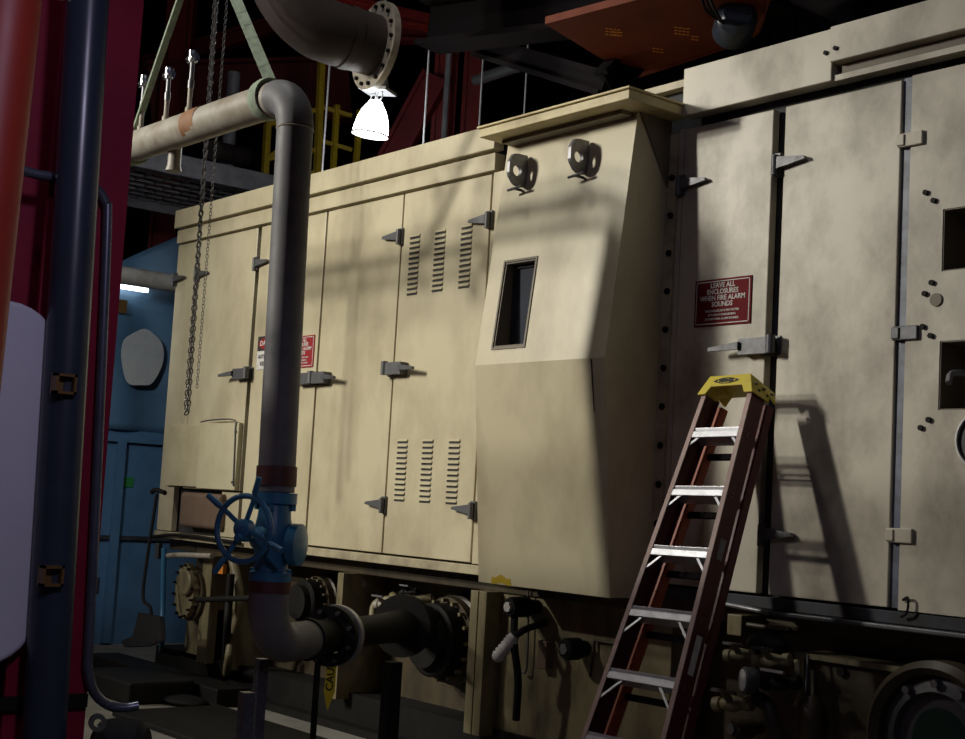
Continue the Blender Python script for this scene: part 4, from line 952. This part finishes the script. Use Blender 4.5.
# ------------------------------------------------------------------ red machine in the left foreground
MX = -4.15
rm = thing('red_machine', (-5.5, -4.3, 0), 'dark red machine frame filling the left foreground', 'machine')
mb().box(MX-.02, MX, -3.79, -3.53, 0, 4.6).build('corner_flange', M['darkred'], rm, bevel=.003)
mb().box(MX-.35, MX-.02, -3.60, -3.535, 0, 4.6).build('return_flange', M['darkred'], rm)
mb().box(-8.8, MX-.14, -6.2, -3.61, 0, 3.1).build('housing', M['darkred'], rm, bevel=.01)  # hidden length added behind the column, height set to shade the skid
mb().box(MX-.14, MX-.13, -4.6, -3.79, 3.3, 4.6).build('upper_panel', M['darkred'], rm)
mb().box(MX+.001, MX+.018, -4.4, -3.535, .875, .915).build('cross_strap', M['black'], rm)
op = XP(20, 0, -3.55)
op, oq = XP(2, 0, -3.42), XP(-31, 300, -3.42); od = (op-oq).normalized(); mb().tube([oq-od*2.0, op+od*1.6], .095, 24).build('orange_post', M['orange_red'], rm, smooth=True, label='rounded orange red post')
# rounded off-white cover
wv = []; yL, yR, zA, zB2, rr = -4.45, -3.725, 1.01, 2.085, .17
for cy_, cz_, a0 in ((yR-rr, zB2-rr, 0), (yL+rr, zB2-rr, PI/2), (yL+rr, zA+rr, PI), (yR-rr, zA+rr, 1.5*PI)):
    for k in range(9): a = a0+PI/2*k/8; wv.append((MX, cy_+math.cos(a)*rr, cz_+math.sin(a)*rr))
tag(mb().prism(wv, (.06, 0, 0)).build('rounded_cover', M['white_panel'], bevel=.015, segs=3), 'off white rounded cover on the red machine', 'cover')
# navy pipe with two brackets
npx = MX+.095
nv = thing('navy_pipe', (npx, -3.69, 0), 'thick navy blue pipe standing against the dark red machine', 'pipe')
na, nb_ = XP(88, 0, npx), XP(46, 700, npx)
dirn = (na-nb_).normalized(); na2 = nb_+dirn*3.4; nb2 = nb_-dirn*.85
mb().tube([nb2, na2], .064, 28).build('pipe', M['navy'], nv, smooth=True)
for (px, py) in ((65, 384), (52, 576)):
    q = XP(px, py, npx+.075); fr_ = mb(); a_, b_2 = .032, .030
    for y0, y1, z0, z1 in ((-a_, a_, b_2-.008, b_2), (-a_, a_, -b_2, -b_2+.008), (-a_, -a_+.008, -b_2, b_2), (a_-.008, a_, -b_2, b_2)): fr_.box(q.x-.02, q.x+.012, q.y+y0, q.y+y1, q.z+z0, q.z+z1)
    fr_.box(q.x-.03, q.x-.018, q.y-a_, q.y+a_, q.z-b_2, q.z+b_2)
    fr_.build('clamp_bracket', M['brass'], nv)
tag(mb().box(MX+.001, MX+.03, -3.785, -3.770, 1.25, 1.90).build('brown_strip', M['maroon']), 'thin brown strip between the off white cover and navy pipe', 'strip')
# conduit
cxp = MX+.022
cpts = [XP(18, 169, cxp), XP(40, 175, cxp), XP(80, 181, cxp), XP(95, 188, cxp), XP(105, 202, cxp), XP(107, 230, cxp), XP(98, 450, cxp), XP(89, 640, cxp), XP(88, 668, cxp), XP(94, 692, cxp), XP(108, 705, cxp), XP(124, 708, cxp+.01), XP(138, 706, cxp+.02)]
tag(mb().tube(smooth_pts(cpts, 6), .0155, 14).build('bent_conduit', M['conduit'], smooth=True), 'slim grey conduit bent down the edge of the dark red machine', 'conduit')
# black drum and chrome ring at the foot
q = XP(120, 762, MX+.1)
wh = thing('black_wheel', (q.x, q.y, q.z-.14), 'round black wheel at the bottom left with a chrome ring', 'wheel')
mb().lathe([(.10, -.08), (.125, -.06), (.135, 0), (.125, .06), (.10, .08)], q, Vector((.6, .8, .05)), 30).build('tyre', M['rubber'], wh, smooth=True)
q2 = XP(97, 722, MX+.13); mb().ring(q2, Vector((1, -.3, 0)), .012, .026, .02, 20).build('chrome_ring', M['chrome'], wh)
mb().box(q.x-.03, q.x+.03, q.y-.03, q.y+.03, 0, q.z-.09).build('axle_stand', M['black'], wh)

# ------------------------------------------------------------------ light
def point(name, loc, power, col, r, spot=None, aim=None):
    if spot:
        l = bpy.data.lights.new(name, 'SPOT'); l.spot_size = math.radians(spot); l.spot_blend = .6
    else: l = bpy.data.lights.new(name, 'POINT')
    l.energy = power; l.color = col; l.shadow_soft_size = r
    o = bpy.data.objects.new(name, l); COL.objects.link(o); o.location = loc
    if aim is not None: o.rotation_euler = (Vector(aim)-Vector(loc)).to_track_quat('-Z', 'Y').to_euler()
    return o
for d, k in ((8.0, .7), (10.5, 1.5), (14.0, .8)):      # key lamp out of frame left, split into a row to thin pipe shadows
    point('hall_floodlight', (-5.15-.615*d, -.4-.788*d, 6.1), k*10.6*(d*d+14), (1.0, .955, .835), .25, 50, (-7.0, 0, 2.6))
for l in bpy.data.lights:
    if l.type == 'SPOT': l.spot_blend = 1.0
point('lamp_and_fill', (-2.2, -5.6, 5.3), 45, (.72, .72, 1.0), .3)  # unseen ambient fill added high near the camera
point('fill_spot', (-1.2, -4.2, 3.4), 70, (.76, .70, 1.0), .15, 62, (-4.15, -3.9, 1.9))  # unseen spot added to brighten the red machine only
point('high_bay', (-7.2, -2.3, 8.5), 260, (1.0, .97, .9), .25, 110, (-7.0, -2.0, 0))
point('lamp_and_fill', tuple(lc+Vector((0, 0, -.12))), 30, (.95, .97, 1.0), .12)
point('fill_spot', (-9.8, -2.2, 3.6), 170, (.86, .93, 1.0), .2, 52, (-13.0, .6, 2.3))  # unseen spot added to lift the tarpaulin and blue partition
w = bpy.data.worlds.new('World'); SC.world = w; w.use_nodes = True
w.node_tree.nodes['Background'].inputs['Color'].default_value = (.5, .55, .8, 1); w.node_tree.nodes['Background'].inputs['Strength'].default_value = .025
vs_ = SC.view_settings; vs_.view_transform = 'Standard'; vs_.look = 'None'; vs_.exposure = 0.0; vs_.gamma = 1.0
try: vs_.use_curve_mapping = False
except Exception: pass

GROUPS = dict(pipe_fitting='bright fittings standing on the grey pipe run', lifting_sling='green lifting slings holding up the grey pipe', pipe_port='round bolted ports on the skid',
 warning_sign='red fire alarm signs on the doors', pipe_stand='stands under the dark pipe run', drain_valve='small valves on the skid', steel_column='red steel columns behind the enclosure',
 hanger_rod='thin hanger rods from the roof', steel_beam='red steel beams behind the enclosure', plug_fitting='round plugs on the skid', impulse_line='thin tubes on the right apron',
 manifold_pipe='cream pipes in the skid recess', drain_pipe='low drain pipes along the floor', cooling_pipe='cream pipes on the skid', terminal_box='small terminal boxes on the skid',
 air_line='air lines under the right doors', steel_strut='black frame bars under the crane girder', background_pipe='dim pipes far behind the walkway')
for o in list(bpy.data.objects):
    k = o.name.split('.')[0]
    if o.parent is None and k in GROUPS and 'label' in o: o['group'] = GROUPS[k]
